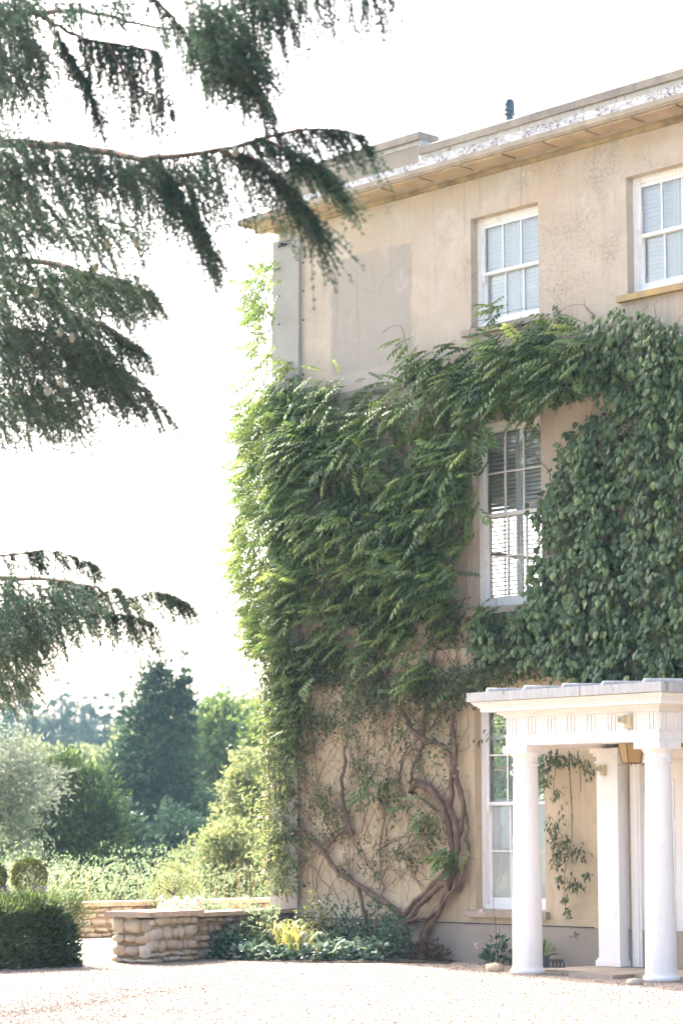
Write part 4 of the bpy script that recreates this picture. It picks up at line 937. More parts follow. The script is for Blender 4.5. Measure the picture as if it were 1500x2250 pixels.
def limb(pts, d0, d1, r0, r1, n=0, L=(60, 120), lean=(.35, .2), droop=.5, span=(0, 1), dens=1.0, tl=0.0):
    Q, px_, dd_ = ppath(pts, d0, d1); limbs.append((Q, np.linspace(r0, r1, len(Q)))); m = len(Q) - 1
    for i in range(int(n * 2.6)):
        t = rng.uniform(*span) * m; p = np.array([np.interp(t, range(m + 1), Q[:, k]) for k in range(3)]); d = np.interp(t, range(m + 1), dd_)
        tails(p, imdir(rng.normal(*lean), .75 + rng.normal(0, .2), rng.normal(0, .35)), rng.uniform(*L) * d / FPX, droop, dens, tl)
def mass(poly, d0, d1, n, L, lean=(.55, .35), droop=.45, dens=1.0, tl=0.0):
    for x, y in sample(poly, int(n * 3.0)): 
        d = rng.uniform(d0, d1); tails(at(x, y, d), imdir(rng.normal(*lean), rng.normal(.55, .3), rng.normal(0, .4)), rng.uniform(*L) * d / FPX, droop, dens, tl)
limb([(-1000, 300), (-500, 330), (-160, 325), (0, 316), (110, 316), (250, 338), (330, 348), (480, 332), (600, 297)], 24, 17, .060, .012, 60, (110, 210), (.2, .25), .5, (.62, .98))
limb([(600, 297), (680, 284), (740, 284), (805, 302)], 17, 16.8, .014, .004, 26, (40, 120), (.7, .2), .4, (0, .95))
limb([(480, 332), (560, 345), (620, 400), (660, 460), (690, 512)], 17, 16.6, .014, .004, 40, (60, 140), (.65, .3), .4, (.0, .95))
limb([(560, 300), (640, 330), (700, 365), (735, 400)], 17, 16.7, .010, .003, 34, (50, 120), (.7, .25), .35, (0, 1), 1.0, .25)
limb([(330, 348), (370, 400), (410, 470), (440, 540)], 17, 16.7, .012, .004, 34, (60, 130), (.45, .3), .4)
limb([(400, 340), (420, 430), (450, 520), (462, 600)], 17.3, 17, .008, .003, 16, (40, 80), (.4, .3), .4, (.3, 1))
limb([(-300, 20), (40, 30), (80, 30), (150, 22), (230, 35), (330, 60), (400, 64)], 21, 18, .035, .006, 8, (30, 70), (.2, .3), .5, (.4, 1))
limb([(80, 32), (130, 60), (180, 85), (235, 95), (300, 105), (350, 115)], 18.2, 17.8, .018, .006, 46, (60, 170), (.18, .2), .5, (.35, 1))
limb([(235, 98), (260, 140), (290, 185), (345, 215), (385, 222)], 17.8, 17.6, .010, .004, 9, (60, 110), (.15, .2), .5, (.3, 1), .8)
limb([(310, -30), (360, 20), (400, 62), (430, 110), (445, 150)], 18, 17.6, .018, .006, 14, (50, 110), (.3, .3), .5)
limb([(410, 60), (480, 90), (540, 150), (575, 220)], 17.6, 17.2, .012, .004, 34, (60, 110), (.4, .3), .5)
limb([(100, 20), (130, 90), (180, 160), (205, 230)], 18, 17.7, .008, .003, 22, (50, 110), (.35, .2), .5, (.2, 1), .9)
limb([(-1000, 620), (-400, 600), (0, 610), (80, 640), (160, 690), (240, 720), (300, 760)], 25, 19, .05, .006, 40, (50, 110), (.6, .3), .4, (.5, 1))
limb([(-800, 540), (-200, 560), (120, 575), (180, 600), (240, 610), (330, 640)], 24, 19, .04, .005, 40, (40, 100), (.7, .3), .3, (.4, 1), 1.0, .3)
limb([(0, 720), (120, 740), (220, 800), (290, 880)], 20, 19, .02, .005, 34, (50, 110), (.55, .3), .4)
limb([(-900, 700), (-300, 720), (0, 760), (150, 790), (260, 800), (360, 905)], 25, 19, .04, .004, 30, (40, 90), (.6, .3), .4, (.5, 1), 1.0, .15)
limb([(0, 1222), (60, 1212), (120, 1210), (170, 1225), (215, 1245)], 21, 20.5, .010, .003, 24, (30, 60), (.5, .3), .3, (0, 1), .8)
limb([(-900, 1150), (-400, 1220), (0, 1275), (100, 1270), (170, 1282), (220, 1290)], 26, 21, .04, .004, 26, (40, 80), (.5, .3), .4, (.6, 1))
limb([(170, 1350), (200, 1320), (245, 1295), (262, 1290)], 21, 20.6, .010, .004, 10, (40, 80), (.6, .3), .3, (.3, 1), .8, .3)
limb([(200, 1340), (270, 1320), (330, 1300), (370, 1305), (410, 1325)], 21, 20.5, .008, .003, 26, (30, 70), (.6, .25), .3, (.2, 1), .7, .3)
limb([(100, 1340), (200, 1350), (280, 1350), (335, 1370)], 21, 20.5, .009, .003, 26, (40, 80), (.5, .3), .4, (.2, 1), .8, .2)
limb([(500, -30), (600, -20), (720, -30), (820, -30), (925, -5)], 17.5, 17, .012, .004, 54, (60, 150), (.15, .2), .6, (0, .85), .8)
mass([(395, -20), (500, -20), (530, 40), (570, 110), (580, 160), (470, 170), (430, 110)], 16.8, 18, 95, (60, 130), (.35, .3))
mass([(500, -60), (640, -60), (640, 10), (560, 20)], 17, 18, 26, (80, 140), (.15, .25))
mass([(-60, -60), (70, -60), (70, 60), (110, 130), (70, 190), (-60, 200)], 17.5, 19.5, 110, (70, 130), (.3, .3))
mass([(110, 0), (300, 0), (260, 20), (130, 20)], 17.5, 19, 14, (30, 60), (.3, .3), .5, .8)
mass([(-60, 290), (60, 290), (170, 310), (330, 355), (470, 345), (450, 380), (330, 400), (200, 400), (90, 360), (-60, 400)], 16.8, 18.2, 120, (50, 130), (.45, .3))
mass([(-60, 380), (150, 400), (240, 460), (300, 530), (200, 540), (60, 520), (-60, 560)], 18, 20, 95, (50, 100), (.6, .3))
mass([(-60, 560), (150, 570), (280, 590), (320, 640), (250, 690), (100, 660), (-60, 680)], 18.5, 20.5, 110, (50, 100), (.7, .3), .35, 1.0, .2)
mass([(-60, 680), (140, 690), (250, 750), (290, 830), (200, 850), (90, 800), (-60, 860)], 18.5, 20.5, 140, (60, 120), (.5, .3))
mass([(-60, 850), (110, 830), (190, 870), (140, 920), (40, 900), (-60, 960)], 18.5, 21, 75, (60, 120), (.45, .3), .45, 1.0, .15)
mass([(-60, 1260), (60, 1275), (170, 1290), (220, 1340), (130, 1370), (-60, 1390)], 20, 22, 110, (50, 100), (.5, .35))
mass([(-60, 1370), (60, 1380), (100, 1400), (50, 1450), (-60, 1460)], 20, 22.5, 60, (50, 90), (.45, .3), .45, .9, .3)
mass([(-60, 1455), (30, 1470), (70, 1495), (20, 1530), (-60, 1530)], 20, 22, 26, (40, 70), (.5, .3), .4, .8, .35)
# the rest of the tree, outside the picture
for i in range(22):
    az = rng.uniform(0, 2 * math.pi); z = rng.uniform(4.5, 15); L_ = rng.uniform(5, 8) * (1 - (z - 4) / 22)
    d_ = np.array([math.cos(az), math.sin(az), 0]); e_ = cb + d_ * L_ + np.array([0, 0, z])
    pxl = (e_ - CAM) @ Fv
    if pxl > 1 and (e_ - CAM) @ Rv / pxl * FPX > -800: continue
    t = np.linspace(0, 1, 9)[:, None]; Q = cb + np.array([0, 0, z]) + d_ * L_ * t + np.array([0, 0, 1]) * (.35 * np.sin(t * 3) - .5 * t ** 2); limbs.append((Q, np.linspace(.10, .01, 9)))
    for q in range(60):
        u = rng.uniform(.25, 1); p = cb + np.array([0, 0, z + .35 * math.sin(u * 3) - .5 * u * u]) + d_ * L_ * u + np.array([rng.normal(0, .5), rng.normal(0, .5), rng.normal(0, .08)]) * u
        if (p - CAM) @ Rv / ((p - CAM) @ Fv) * FPX > -790: continue
        tails(p, d_ * .7 + rng.normal(0, .4, 3) - np.array([0, 0, .5]), rng.uniform(.3, .6), .4, .4)
# limbs reaching over the drive from beyond the frame, they shade the gravel
for (r, d, z) in ((-5.0, 33.2, 6.0), (-5.1, 34.0, 6.5), (-5.4, 32.6, 5.6), (-4.6, 29.6, 6.0), (-5.0, 33.4, 6.2), (-4.9, 32.4, 6.0)):
    e_ = Rv * r + np.array([-math.cos(TH), math.sin(TH), 0]) * d + np.array([0, 0, z]); s0 = cb + np.array([0, 0, z + .6]); t = np.linspace(0, 1, 9)[:, None]; Q = s0 + (e_ - s0) * t; limbs.append((Q, np.linspace(.09, .01, 9)))
    for q in range(190):
        u = rng.uniform(.35, 1); p = s0 + (e_ - s0) * u + rng.normal(0, .26, 3) * (1, 1, .2)
        if (p - CAM) @ Rv / ((p - CAM) @ Fv) * FPX > -775: continue
        tails(p, unit(e_ - s0) * .6 + rng.normal(0, .4, 3) - np.array([0, 0, .5]), rng.uniform(.3, .6), .4, .65)
P0 = np.array(T0); DR = unit(np.array([t[0] for t in T1])); LN = np.array([t[1] for t in T1]); DP = np.array([t[2] for t in T1]); DE = np.array([t[3] for t in T1]); TL = np.array([t[4] for t in T1]); nt_ = len(P0)
wacc = Acc()
for i in range(nt_):
    if DE[i] < .7: continue
    t = np.array([0, .35, .7, 1.0])[:, None]; wacc.tube(P0[i] + DR[i] * LN[i] * t - np.array([0, 0, 1]) * LN[i] * DP[i] * t * t, [.004, .003, .002, .001], 3)
wacc.build('twigs', M['cedarbark'], cedar, kind='stuff')
MT = 19; K = 8
u = (np.arange(MT) + .5) / MT; tt = np.clip(u[None] + rng.normal(0, .015, (nt_, MT)), 0, 1)[..., None]
C_ = P0[:, None] + DR[:, None] * LN[:, None, None] * tt - np.array([0, 0, 1.]) * (LN * DP)[:, None, None] * tt ** 2
side = unit(rng.normal(size=(nt_, MT, 3))); C_ = C_ + side * rng.uniform(0, .03, (nt_, MT, 1)) * (1 - .6 * tt)
kp = rng.random((nt_, MT)) < np.clip(DE[:, None] * .95, 0, 1); C_ = C_[kp]; dv = np.repeat(DR[:, None], MT, 1)[kp]; sd = side[kp]; tn = np.repeat(TL[:, None], MT, 1)[kp] + rng.beta(2, 3, len(C_)) * .6; m = len(C_)
nd = unit(rng.normal(size=(m, K, 3)) + .5 * sd[:, None] + .45 * dv[:, None] + np.array([0, 0, .15])); nl = rng.uniform(.020, .038, (m, K, 1)); wdv = unit(np.cross(nd, rng.normal(size=(m, K, 3)))) * .0038
base_ = np.repeat(C_[:, None], K, 1); Vn = np.stack([base_ - wdv, base_ + wdv, base_ + nd * nl], 2).reshape(-1, 3)
a = Acc(); a.add(Vn, np.arange(len(Vn)).reshape(-1, 3), np.repeat(np.clip(tn, 0, 1), K * 3)); a.build('needles', M['cedar'], cedar, kind='stuff')
for Q, rr in limbs:
    b = Acc(); b.tube(Q + rng.normal(0, .006, Q.shape), rr, 7); b.build('branch', M['cedarbark'], cedar, True)
b = Acc(); zz = np.linspace(-.1, 18, 16); b.tube(np.stack([cb[0] + .1 * np.sin(zz), cb[1] + .1 * np.cos(zz * .8), zz], 1), np.interp(zz, [-.1, .6, 6, 18], [.75, .5, .38, .06]), 14); b.build('trunk', M['cedarbark'], cedar, True)
cn = Acc(); q = np.linspace(0, 1, 9); cn.lathe([(.024 * math.sin(math.pi * min(.12 + .8 * t, 1)) ** .6 * (1 + .06 * math.sin(t * 40)), .075 * t) for t in q] + [(.001, .076)], k=10); cm = cn.mesh('cone', M['cone'], True); cm2 = cm.copy(); cm2.materials.clear(); cm2.materials.append(M['cone_dark'])
for (x, y, d, dark) in ((120, 110, 17.8, 0), (527, 145, 17.3, 0), (553, 148, 17.2, 1), (517, 345, 16.9, 0), (300, 545, 17, 0), (238, 545, 18, 0), (210, 598, 18.4, 0), (216, 552, 18.4, 0), (80, 655, 18.5, 0), (132, 740, 18.4, 0), (158, 752, 18.4, 0), (136, 850, 18.4, 0), (355, 222, 17.6, 1), (379, 245, 17.6, 1), (105, 870, 18.3, 0)):
    o = bpy.data.objects.new('cone', cm2 if dark else cm); col.objects.link(o); o.parent = cedar; o.matrix_parent_inverse = parent_inv(cedar); o.location = tuple(at(x, y, d)); o.rotation_euler = (rng.normal(0, .15) + (math.pi if y in (222, 245) else 0), rng.normal(0, .15), 0)

# ================================================================== beds, hedge, topiary
def dome(acc, c, rx, ry, h, n, T, size, up=.6, tint=(0, 1), tilt=None, shell=.55):
    az = rng.uniform(0, 2 * math.pi, n); el = np.arcsin(rng.uniform(0, 1, n)); r = 1 - shell * rng.random(n) ** 2
    r = r * (.75 + .45 * vn(az * 1.6 + c[0], el * 3 + c[1]))
    nrm = np.stack([np.cos(az) * np.cos(el), np.sin(az) * np.cos(el), np.sin(el)], 1); p = np.array(c) + nrm * r[:, None] * np.array([rx, ry, h])
    yd = nrm * .6 + rng.normal(0, .4, (n, 3)) + np.array([0, 0, up * .2]); nn = nrm * .5 + np.array([0, 0, up]) + rng.normal(0, .35, (n, 3))
    scatter(acc, *T, p, basis(yd, nn), rng.uniform(size * .65, size * 1.25, n), rng.uniform(*tint, n))
def shrub(name, label, c, rx, ry, h, n, T, size, mat, stem=True, cat='shrub', group=None, **kw):
    e_ = empty(name, c, label, cat, group); a = Acc(); dome(a, c, rx, ry, h, n, T, size, **kw); a.build('foliage', mat, e_, kind='stuff')
    if stem:
        b = Acc()
        for i in range(9):
            q = rng.normal(0, .5, 2); b.tube([(c[0], c[1], c[2] - .05), (c[0] + q[0] * rx * .5, c[1] + q[1] * ry * .5, c[2] + h * .4), (c[0] + q[0] * rx, c[1] + q[1] * ry, c[2] + h * .8)], [.008, .006, .003], 4)
        b.build('stems', M['twig'], e_, kind='stuff')
    return e_
g0, g1, g2, g3 = onG(470, 2108), onG(560, 2110), onG(760, 2112), onG(900, 2106)
a = Acc(); bedp = [o1 + uw * .3 + nw * .02, np.array(go(480, 2.0)), np.array(go(560, 2.0)), np.array(go(650, 1.8)), np.array(go(760, 1.4)), np.array(go(880, .85)), np.array(go(985, .6)), np.array(go(1000, .05)), np.array([XS, YW - .07, 0]), np.array([XL + .1, YW - .08, 0])]
ctr = np.mean(bedp, 0); V = [(ctr[0], ctr[1], .10)] + [(p[0], p[1], .012) for p in bedp]; nb = len(bedp)
a.add(V, np.array([(0, 1 + i, 1 + (i + 1) % nb) for i in range(nb)])); tag(a.build('flower_bed', M['soil']), kind='structure')
def gp_(x, y, z=0.0): p = onG(x, y, z); return (float(p[0]), float(p[1]), z)
ROUND = leaf_heart()
M['silv'] = mat_leaf('rounded_leaf', (.06, .11, .075), (.13, .19, .13), (.26, .32, .23), .25, .28, .6)  # lightened leaf colour paints in the sun and silvery highlights on the bed
gc = empty('ground_cover', go(650, 1.2), 'low carpet of rounded silvery green leaves along the front of the bed', 'ground cover')
a = Acc()
for (x, off, rx, h, n) in ((545, 1.75, .30, .22, 260), (590, 1.65, .32, .20, 280), (640, 1.5, .32, .20, 300), (690, 1.35, .32, .22, 300), (740, 1.15, .30, .26, 280), (790, .95, .28, .28, 240), (830, .8, .26, .28, 200), (575, 1.35, .3, .30, 200), (690, 1.05, .3, .32, 220), (500, 1.8, .3, .2, 200)): dome(a, go(x, off), rx, .28, h, n, ROUND, .075, up=.9)
a.build('foliage', M['silv'], gc, kind='stuff')
shrub('dark_ivy_bush', 'dark leafy bush against the low garden wall', go(500, 1.75), .34, .34, .40, 620, ROUND, .07, M['ivy'])
shrub('leafy_perennial', 'pale sunlit leafy plant spilling over the low wall coping', go(575, 1.15), .42, .4, .66, 800, SMALL, .09, M['herb'])
shrub('dark_shrub', 'glossy dark shrub at the foot of the wisteria trunks', go(862, .55), .28, .26, .66, 900, SMALL, .07, M['ivy'])
shrub('wall_shrub', 'bushy green shrub close to the wall behind the strap leaves', go(765, .55), .42, .3, .66, 900, SMALL, .07, M['ivy'])
shrub('corner_shrub', 'rounded green shrub at the base of the grey corner strip', go(695, .6), .40, .3, .80, 800, SMALL, .075, M['rose'])
shrub('seedling_bush', 'small upright bush by the house wall left of the trunks', go(825, .4), .2, .2, .85, 420, SMALL, .065, M['ivy'])
dl = empty('daylily', go(650, 1.1), 'clump of long yellowing strap leaves in the bed', 'plant')
for i in range(80):
    az = rng.uniform(0, 2 * math.pi); L_ = rng.uniform(.5, .95); c0 = np.array(go(640 + rng.normal(0, 26), 1.25 + rng.normal(0, .14))); t = np.linspace(0, 1, 7); out = L_ * .55 * t ** 1.3; up_ = L_ * (1.35 * t - .85 * t ** 2.3)
    s_ = np.array([-math.sin(az), math.cos(az), 0]); V = []
    for k_ in range(7):
        p = c0 + np.array([math.cos(az), math.sin(az), 0]) * out[k_] + np.array([0, 0, up_[k_]]); w_ = .016 * (1 - t[k_] ** 3) + .001; V += [p - s_ * w_, p + s_ * w_]
    b = Acc(); b.add(V, np.array([(2 * k_, 2 * k_ + 1, 2 * k_ + 3, 2 * k_ + 2) for k_ in range(6)]), rng.beta(1.6, 1.6)); b.build('strap_leaf', M['strap'], dl, True)
lt = empty('leaf_litter', go(945, .35), 'heap of dry brown leaves at the foot of the trunks', 'leaves'); a = Acc(); dome(a, go(935, .35), .36, .28, .26, 420, SMALL, .07, up=.6, tint=(0, .3)); k = N('dead_leaf'); tt_ = k.n('ShaderNodeAttribute', _attribute_name='tint').outputs['Fac']; M['dead'] = k.done(k.bsdf(k.mix(k.ramp(tt_, 0, .3), (.05, .03, .022), (.16, .09, .055)), .8)); a.build('dry_leaves', M['dead'], lt, kind='stuff')
fl_ = empty('pink_flowers', tuple(onG(410, 2004, .55)), 'pale pink and white flowers blooming behind the low wall', 'flowers')
a = Acc(); f2 = Acc()
for i in range(120):
    x, y = rng.normal(450, 60), rng.uniform(1978, 2012); x = min(max(x, 375), 600); p = at(x, y + 4, rng.uniform(34, 35.2)); scatter(a, *SMALL, p + rng.normal(0, .06, (14, 3)), basis(rdir(14), np.array([[0, 0, 1.]]) + rng.normal(0, .5, (14, 3))), .06, rng.random(14))
    if x < 470 and i % 1 == 0: q = at(min(x, 460) - 20, y - 6, 34.2); scatter(f2, *SMALL, np.repeat(q[None], 8, 0) + rng.normal(0, .012, (8, 3)), basis(rdir(8), rdir(8)), .04, rng.random(8))
a.build('foliage', M['herb'], fl_, kind='stuff'); f2.build('petals', M['petal'], fl_, kind='stuff')
b = Acc()
for i in range(24): q = onG(rng.uniform(385, 590), 2040); b.tube([(q[0], q[1], 0), (q[0], q[1], .55)], .005, 4)
b.build('stems', M['twig'], fl_, kind='stuff')
pr = empty('young_rose', go(1088, .3), 'young rose plant with one pink bloom against the plinth', 'plant'); c0 = np.array(go(1092, .28)); a = Acc(); dome(a, tuple(c0), .2, .18, .36, 150, SMALL, .09); a.build('foliage', M['ivy'], pr, kind='stuff')
for (dx, dz) in ((-.18, .95), (-.05, .5), (.04, .4)): b = Acc(); b.tube([c0, c0 + np.array([dx * .4, .05, dz * .5]), c0 + np.array([dx, .1, dz])], [.005, .004, .003], 5); b.build('stem', M['twig'], pr)
for (x, y) in ((1045, 2078), (1056, 2004)):
    p = onY(x, y, YW - .25); b = Acc(); scatter(b, *SMALL, np.repeat(p[None], 12, 0), basis(rdir(12), rdir(12)), .05, rng.random(12)); b.build('bloom', M['petal'], pr)
pf = empty('potted_fern', go(1193, .3), 'bluish pot with a small leafy plant behind the porch column', 'potted plant'); c0 = go(1193, .3); b = Acc(); b.lathe([(.001, 0), (.055, 0), (.075, .12), (.082, .12), (.082, .14), (.07, .14), (.06, .12)], (c0[0], c0[1], .004), 16); b.build('pot', M['pot'], pf, True)
a = Acc(); n = 9; scatter(a, *PIN[0], np.repeat(np.array([[c0[0], c0[1], .13]]), n, 0), basis(rng.normal(0, .6, (n, 3)) + np.array([0, 0, .8]), np.array([[0, -.5, .6]]) + rng.normal(0, .2, (n, 3))), .2, rng.random(n)); a.build('foliage', M['wist'], pf, kind='stuff')

# yew hedge
hd_ = empty('yew_hedge', (-25.9, 17.0, 0), 'clipped dark yew hedge with fresh light shoots on top beside the drive', 'hedge')
hx0, hx1, hy0, hy1, hh = -27.0, -25.30, 12.5, 18.75, .82
n = 44000; f = rng.random(n); q = rng.random((n, 3)); p = np.stack([hx0 + q[:, 0] * (hx1 - hx0), hy0 + q[:, 1] * (hy1 - hy0), -.01 + (q[:, 2] ** 1.25) * hh], 1); nr = np.zeros((n, 3))
dp = .22 * rng.random(n) ** 1.6
m = f < .42; p[m, 0] = hx1 - dp[m]; nr[m] = (1, 0, 0)
m2 = (f >= .42) & (f < .62); p[m2, 1] = hy1 - dp[m2]; nr[m2] = (0, 1, 0)
m3 = (f >= .62) & (f < .94); p[m3, 2] = hh - dp[m3] * .8; nr[m3] = (0, 0, 1)
m4 = f >= .94; p[m4, 1] = hy0 + dp[m4]; nr[m4] = (0, -1, 0)
bul = .22 * (vn(p[:, 1] * 1.6 + 3, p[:, 2] * 2.2 + p[:, 0]) - .5); p += nr * bul[:, None]
rnd = np.clip((p[:, 2] - hh + .42) / .42, 0, 1); p[:, 0] -= np.where(m, .30 * rnd ** 2, 0); p[:, 1] -= np.where(m2, .34 * rnd ** 2, 0)
p[:, 2] += np.where(m3, .16 * (vn(p[:, 1] * 1.3, p[:, 0] * 1.3) - .4) - .30 * np.clip((p[:, 0] - hx1 + .35) / .35, 0, 1) ** 2 - .34 * np.clip((p[:, 1] - hy1 + .4) / .4, 0, 1) ** 2, 0)
p[:, 1] -= np.where(m, .30 * np.clip((p[:, 1] - hy1 + .4) / .4, 0, 1) ** 2, 0); p[:, 0] -= np.where(m & (p[:, 1] > hy1 - .5), .30 * np.clip((p[:, 1] - hy1 + .5) / .5, 0, 1) ** 2, 0)
yd = nr * .7 + np.array([.1, .1, .45]) + rng.normal(0, .45, (n, 3)); a = Acc(); NEED = leaf_small(.26, .03, .1)
scatter(a, *NEED, p, basis(yd, rdir(n)), rng.uniform(.065, .125, n), np.clip(rng.beta(2, 4, n) + .45 * (p[:, 2] > hh - .12) * rng.random(n), 0, 1))  # needles and shoots near the top tinted lighter as painted sunlight
n = 1400; c0 = np.stack([rng.uniform(hx0 + .3, hx1 + .04, n), rng.uniform(hy0, hy1 + .08, n), hh - .10 - .2 * rng.random(n) ** 3], 1); m5 = np.arange(n) < 420; c0[m5, 1] = hy1 - .02; c0[m5, 2] = hh - .45 * rng.random(420); dv = unit(np.array([.15, .55, .7]) + rng.normal(0, .3, (n, 3))); L_ = rng.uniform(.12, .40, n) * (.5 + vn(c0[:, 1] * 2.2, c0[:, 0] * 2.2))
for k_ in range(12):
    t = k_ / 11; scatter(a, *NEED, c0 + dv * (L_ * t)[:, None], basis(dv + rng.normal(0, .6, (n, 3)), rdir(n)), .045, np.clip(.55 + .4 * rng.random(n), 0, 1))
a.build('foliage', M['yew'], hd_, kind='stuff')
b = Acc()
for i in range(40): x, y = rng.uniform(hx0 + .3, hx1 - .3), rng.uniform(hy0 + .2, hy1 - .3); b.tube([(x, y, 0), (x + rng.normal(0, .1), y + rng.normal(0, .1), .6)], [.02, .006], 5)
b.build('stems', M['bark'], hd_, kind='stuff')
# box balls in planters, with violets
def ball(px, py, d, r, nm_lab, pl):
    c = at(px, py, d); e_ = empty('topiary_ball', (c[0], c[1], 0), nm_lab, 'topiary'); n = 5200; v = rdir(n); rr = r * (1 - .25 * rng.random(n) ** 2) * (.96 + .08 * vn(v[:, 0] * 3 + 5, v[:, 2] * 3))
    a = Acc(); scatter(a, *SMALL, c + v * rr[:, None], basis(v * .8 + rng.normal(0, .5, (n, 3)) + np.array([0, 0, .3]), rdir(n)), rng.uniform(.022, .042, n), rng.beta(2, 2.5, n)); a.build('foliage', M['box'], e_, kind='stuff')
    b = Acc(); b.tube([(c[0], c[1], c[2] - r - .12), (c[0], c[1], c[2])], .02, 6); b.build('stem', M['bark'], e_)
    zt2 = c[2] - r - .02; b = Acc(); b.lathe([(.001, 0), (.17, 0), (.24, zt2 - .06), (.27, zt2 - .06), (.27, zt2), (.24, zt2), (.23, zt2 - .05), (.001, zt2 - .05)], (c[0], c[1], 0), 24); b.build('planter', M['terracotta'], e_, True)
    f2 = Acc(); lf = Acc()
    for i in range(pl):
        az = rng.uniform(0, 6.28); q = np.array([c[0] + .25 * math.cos(az), c[1] + .25 * math.sin(az), zt2 + rng.uniform(.0, .1)]); scatter(lf, *SMALL, q + rng.normal(0, .03, (10, 3)), basis(rdir(10), rdir(10)), .05, rng.random(10))
        if i % 2 == 0: scatter(f2, *SMALL, np.repeat(q[None] + (0, 0, .04), 7, 0), basis(rdir(7), rdir(7)), .045, rng.random(7))
    lf.build('underplanting', M['herb'], e_, kind='stuff'); f2.build('violets', M['violet'], e_, kind='stuff')
ball(65, 1926, 35.5, .255, 'round clipped box ball in a terracotta planter above the hedge', 24)
ball(-22, 1928, 35.0, .235, 'second box ball half hidden at the end of the yew hedge', 24)

# herbaceous border beyond the terrace wall
n = 26000; yb = rng.uniform(14, 42, n); xb = XT - .5 - 6.5 * rng.random(n); hgt_ = .45 + .75 * (vn(xb * .9, yb * .9) * .6 + vn(xb * 2.5, yb * 2.5) * .4) + .07 * (XT - xb)
p = np.stack([xb, yb, .1 + hgt_ * (1 - .8 * rng.random(n) ** 1.5)], 1); a = Acc()
scatter(a, *SMALL, p, basis(np.array([.15, .35, .7]) + rng.normal(0, .5, (n, 3)), rdir(n)), rng.uniform(.035, .10, n), np.clip(vn(xb * .7 + 4, yb * .7) * .7 + rng.random(n) * .4, 0, 1))
tag(a.build('herbaceous_border', M['herb']), 'soft pale green border plants growing beyond the terrace wall', 'border plants', kind='stuff')
b = Acc()
for i in range(220): y = rng.uniform(17, 36); x = XT - .5 - .5 * rng.random(); h_ = rng.uniform(.15, .75); b.tube([(x, y, .3), (x + rng.normal(0, .03), y + rng.normal(0, .03), .55 + h_)], [.006, .003], 4, rng.random())
tag(b.build('dry_stalks', M['straw']), 'thin dry straw coloured stalks standing along the terrace wall', 'stalks', kind='stuff')

# ================================================================== trees beyond
def crown(acc, blobs, n, size, T, upd=.3, clump=.34, tint=(0, 1), droop=0.0, perclump=26):
    wts = np.array([b[3] * b[4] * b[5] for b in blobs]) ** .67; wts /= wts.sum(); nc = max(n // perclump, 1); bi = rng.choice(len(blobs), nc, p=wts); Bv = np.array([b[:6] for b in blobs])[bi]
    v = rdir(nc); v[:, 2] = np.where(rng.random(nc) < .7, np.abs(v[:, 2]), v[:, 2]); r = 1 - .55 * rng.random(nc) ** 2.2; cc = Bv[:, :3] + v * r[:, None] * Bv[:, 3:6]; cs = rng.uniform(.55, 1.3, nc) * clump; ct = rng.uniform(*tint, nc)
    ci = rng.integers(0, nc, n); off = rng.normal(0, 1, (n, 3)) * np.array([1, 1, .6]); p = cc[ci] + off * cs[ci][:, None]
    yd = v[ci] * .7 + rng.normal(0, .5, (n, 3)) + np.array([0, 0, upd - droop]); nn = v[ci] * .4 + rng.normal(0, .5, (n, 3)) + np.array([0, 0, .7])
    scatter(acc, *T, p, basis(yd, nn), rng.uniform(size * .6, size * 1.35, n), np.clip(ct[ci] * .6 + rng.random(n) * .45, 0, 1))
def tree(name, label, px, ptop, wpx, d, mat, n, size, T=SMALL, shape='round', group=None, dark=None, cat='tree', base=None, **kw):
    c = at(px, 1838, d); gz = float(hgt(c[0], c[1])) if base is None else base; zt3 = at(px, ptop, d)[2]; h = zt3 - gz; rw = wpx / FPX * d / 2
    e_ = empty(name, (c[0], c[1], gz), label, cat, group); x, y = c[0], c[1]
    if shape == 'round': bl_ = [(x, y, gz + h * .55, rw * .8, rw * .8, h * .45)] + [(x + rng.normal(0, rw * .45), y + rng.normal(0, rw * .45), gz + h * rng.uniform(.3, .82), rw * rng.uniform(.35, .55), rw * rng.uniform(.35, .55), h * rng.uniform(.12, .24)) for _ in range(8)]
    elif shape == 'bush': bl_ = [(x, y, gz + h * .35, rw, rw, h * .62)] + [(x + rng.normal(0, rw * .5), y + rng.normal(0, rw * .5), gz + h * rng.uniform(.2, .75), rw * .4, rw * .4, h * .24) for _ in range(6)]
    else: bl_ = [(x + rng.normal(0, rw * .12), y + rng.normal(0, rw * .12), gz + h * t, max(rw * (1 - t) ** .55, .12 * rw), max(rw * (1 - t) ** .55, .12 * rw), h * .10) for t in np.linspace(.06, .93, 13)]
    a = Acc(); crown(a, bl_, n, size, T, **kw); a.build('crown', mat, e_, kind='stuff')
    b = Acc(); zz = np.linspace(0, h * .8, 7); b.tube(np.stack([x + .04 * h * np.sin(zz), y + .03 * h * np.cos(zz), gz + zz - .2], 1), np.linspace(.035 * h, .008 * h, 7), 8)
    b.build('trunk', M['bark'], e_, True)
    lb = Acc()
    for i in range(9): z = gz + h * rng.uniform(.25, .7); q = rng.uniform(0, 6.28); lb.tube([(x, y, z), (x + math.cos(q) * rw * .4, y + math.sin(q) * rw * .4, z + h * .08), (x + math.cos(q) * rw * .8, y + math.sin(q) * rw * .8, z + h * .14)], [.012 * h, .008 * h, .003 * h], 5)
    lb.build('limbs', M['bark'], e_, True, kind='stuff'); return e_
LW = leaf_small(.6, .1, .15); SPR = leaf_small(.30, .06, .25)
cy1 = tree('cypress_tree', 'tall dark cypress with two ragged leading tips behind the yew', 352, 1468, 300, 85, M['cyp'], 20000, .30, SPR, 'cone', droop=.35, clump=.30)
a = Acc()
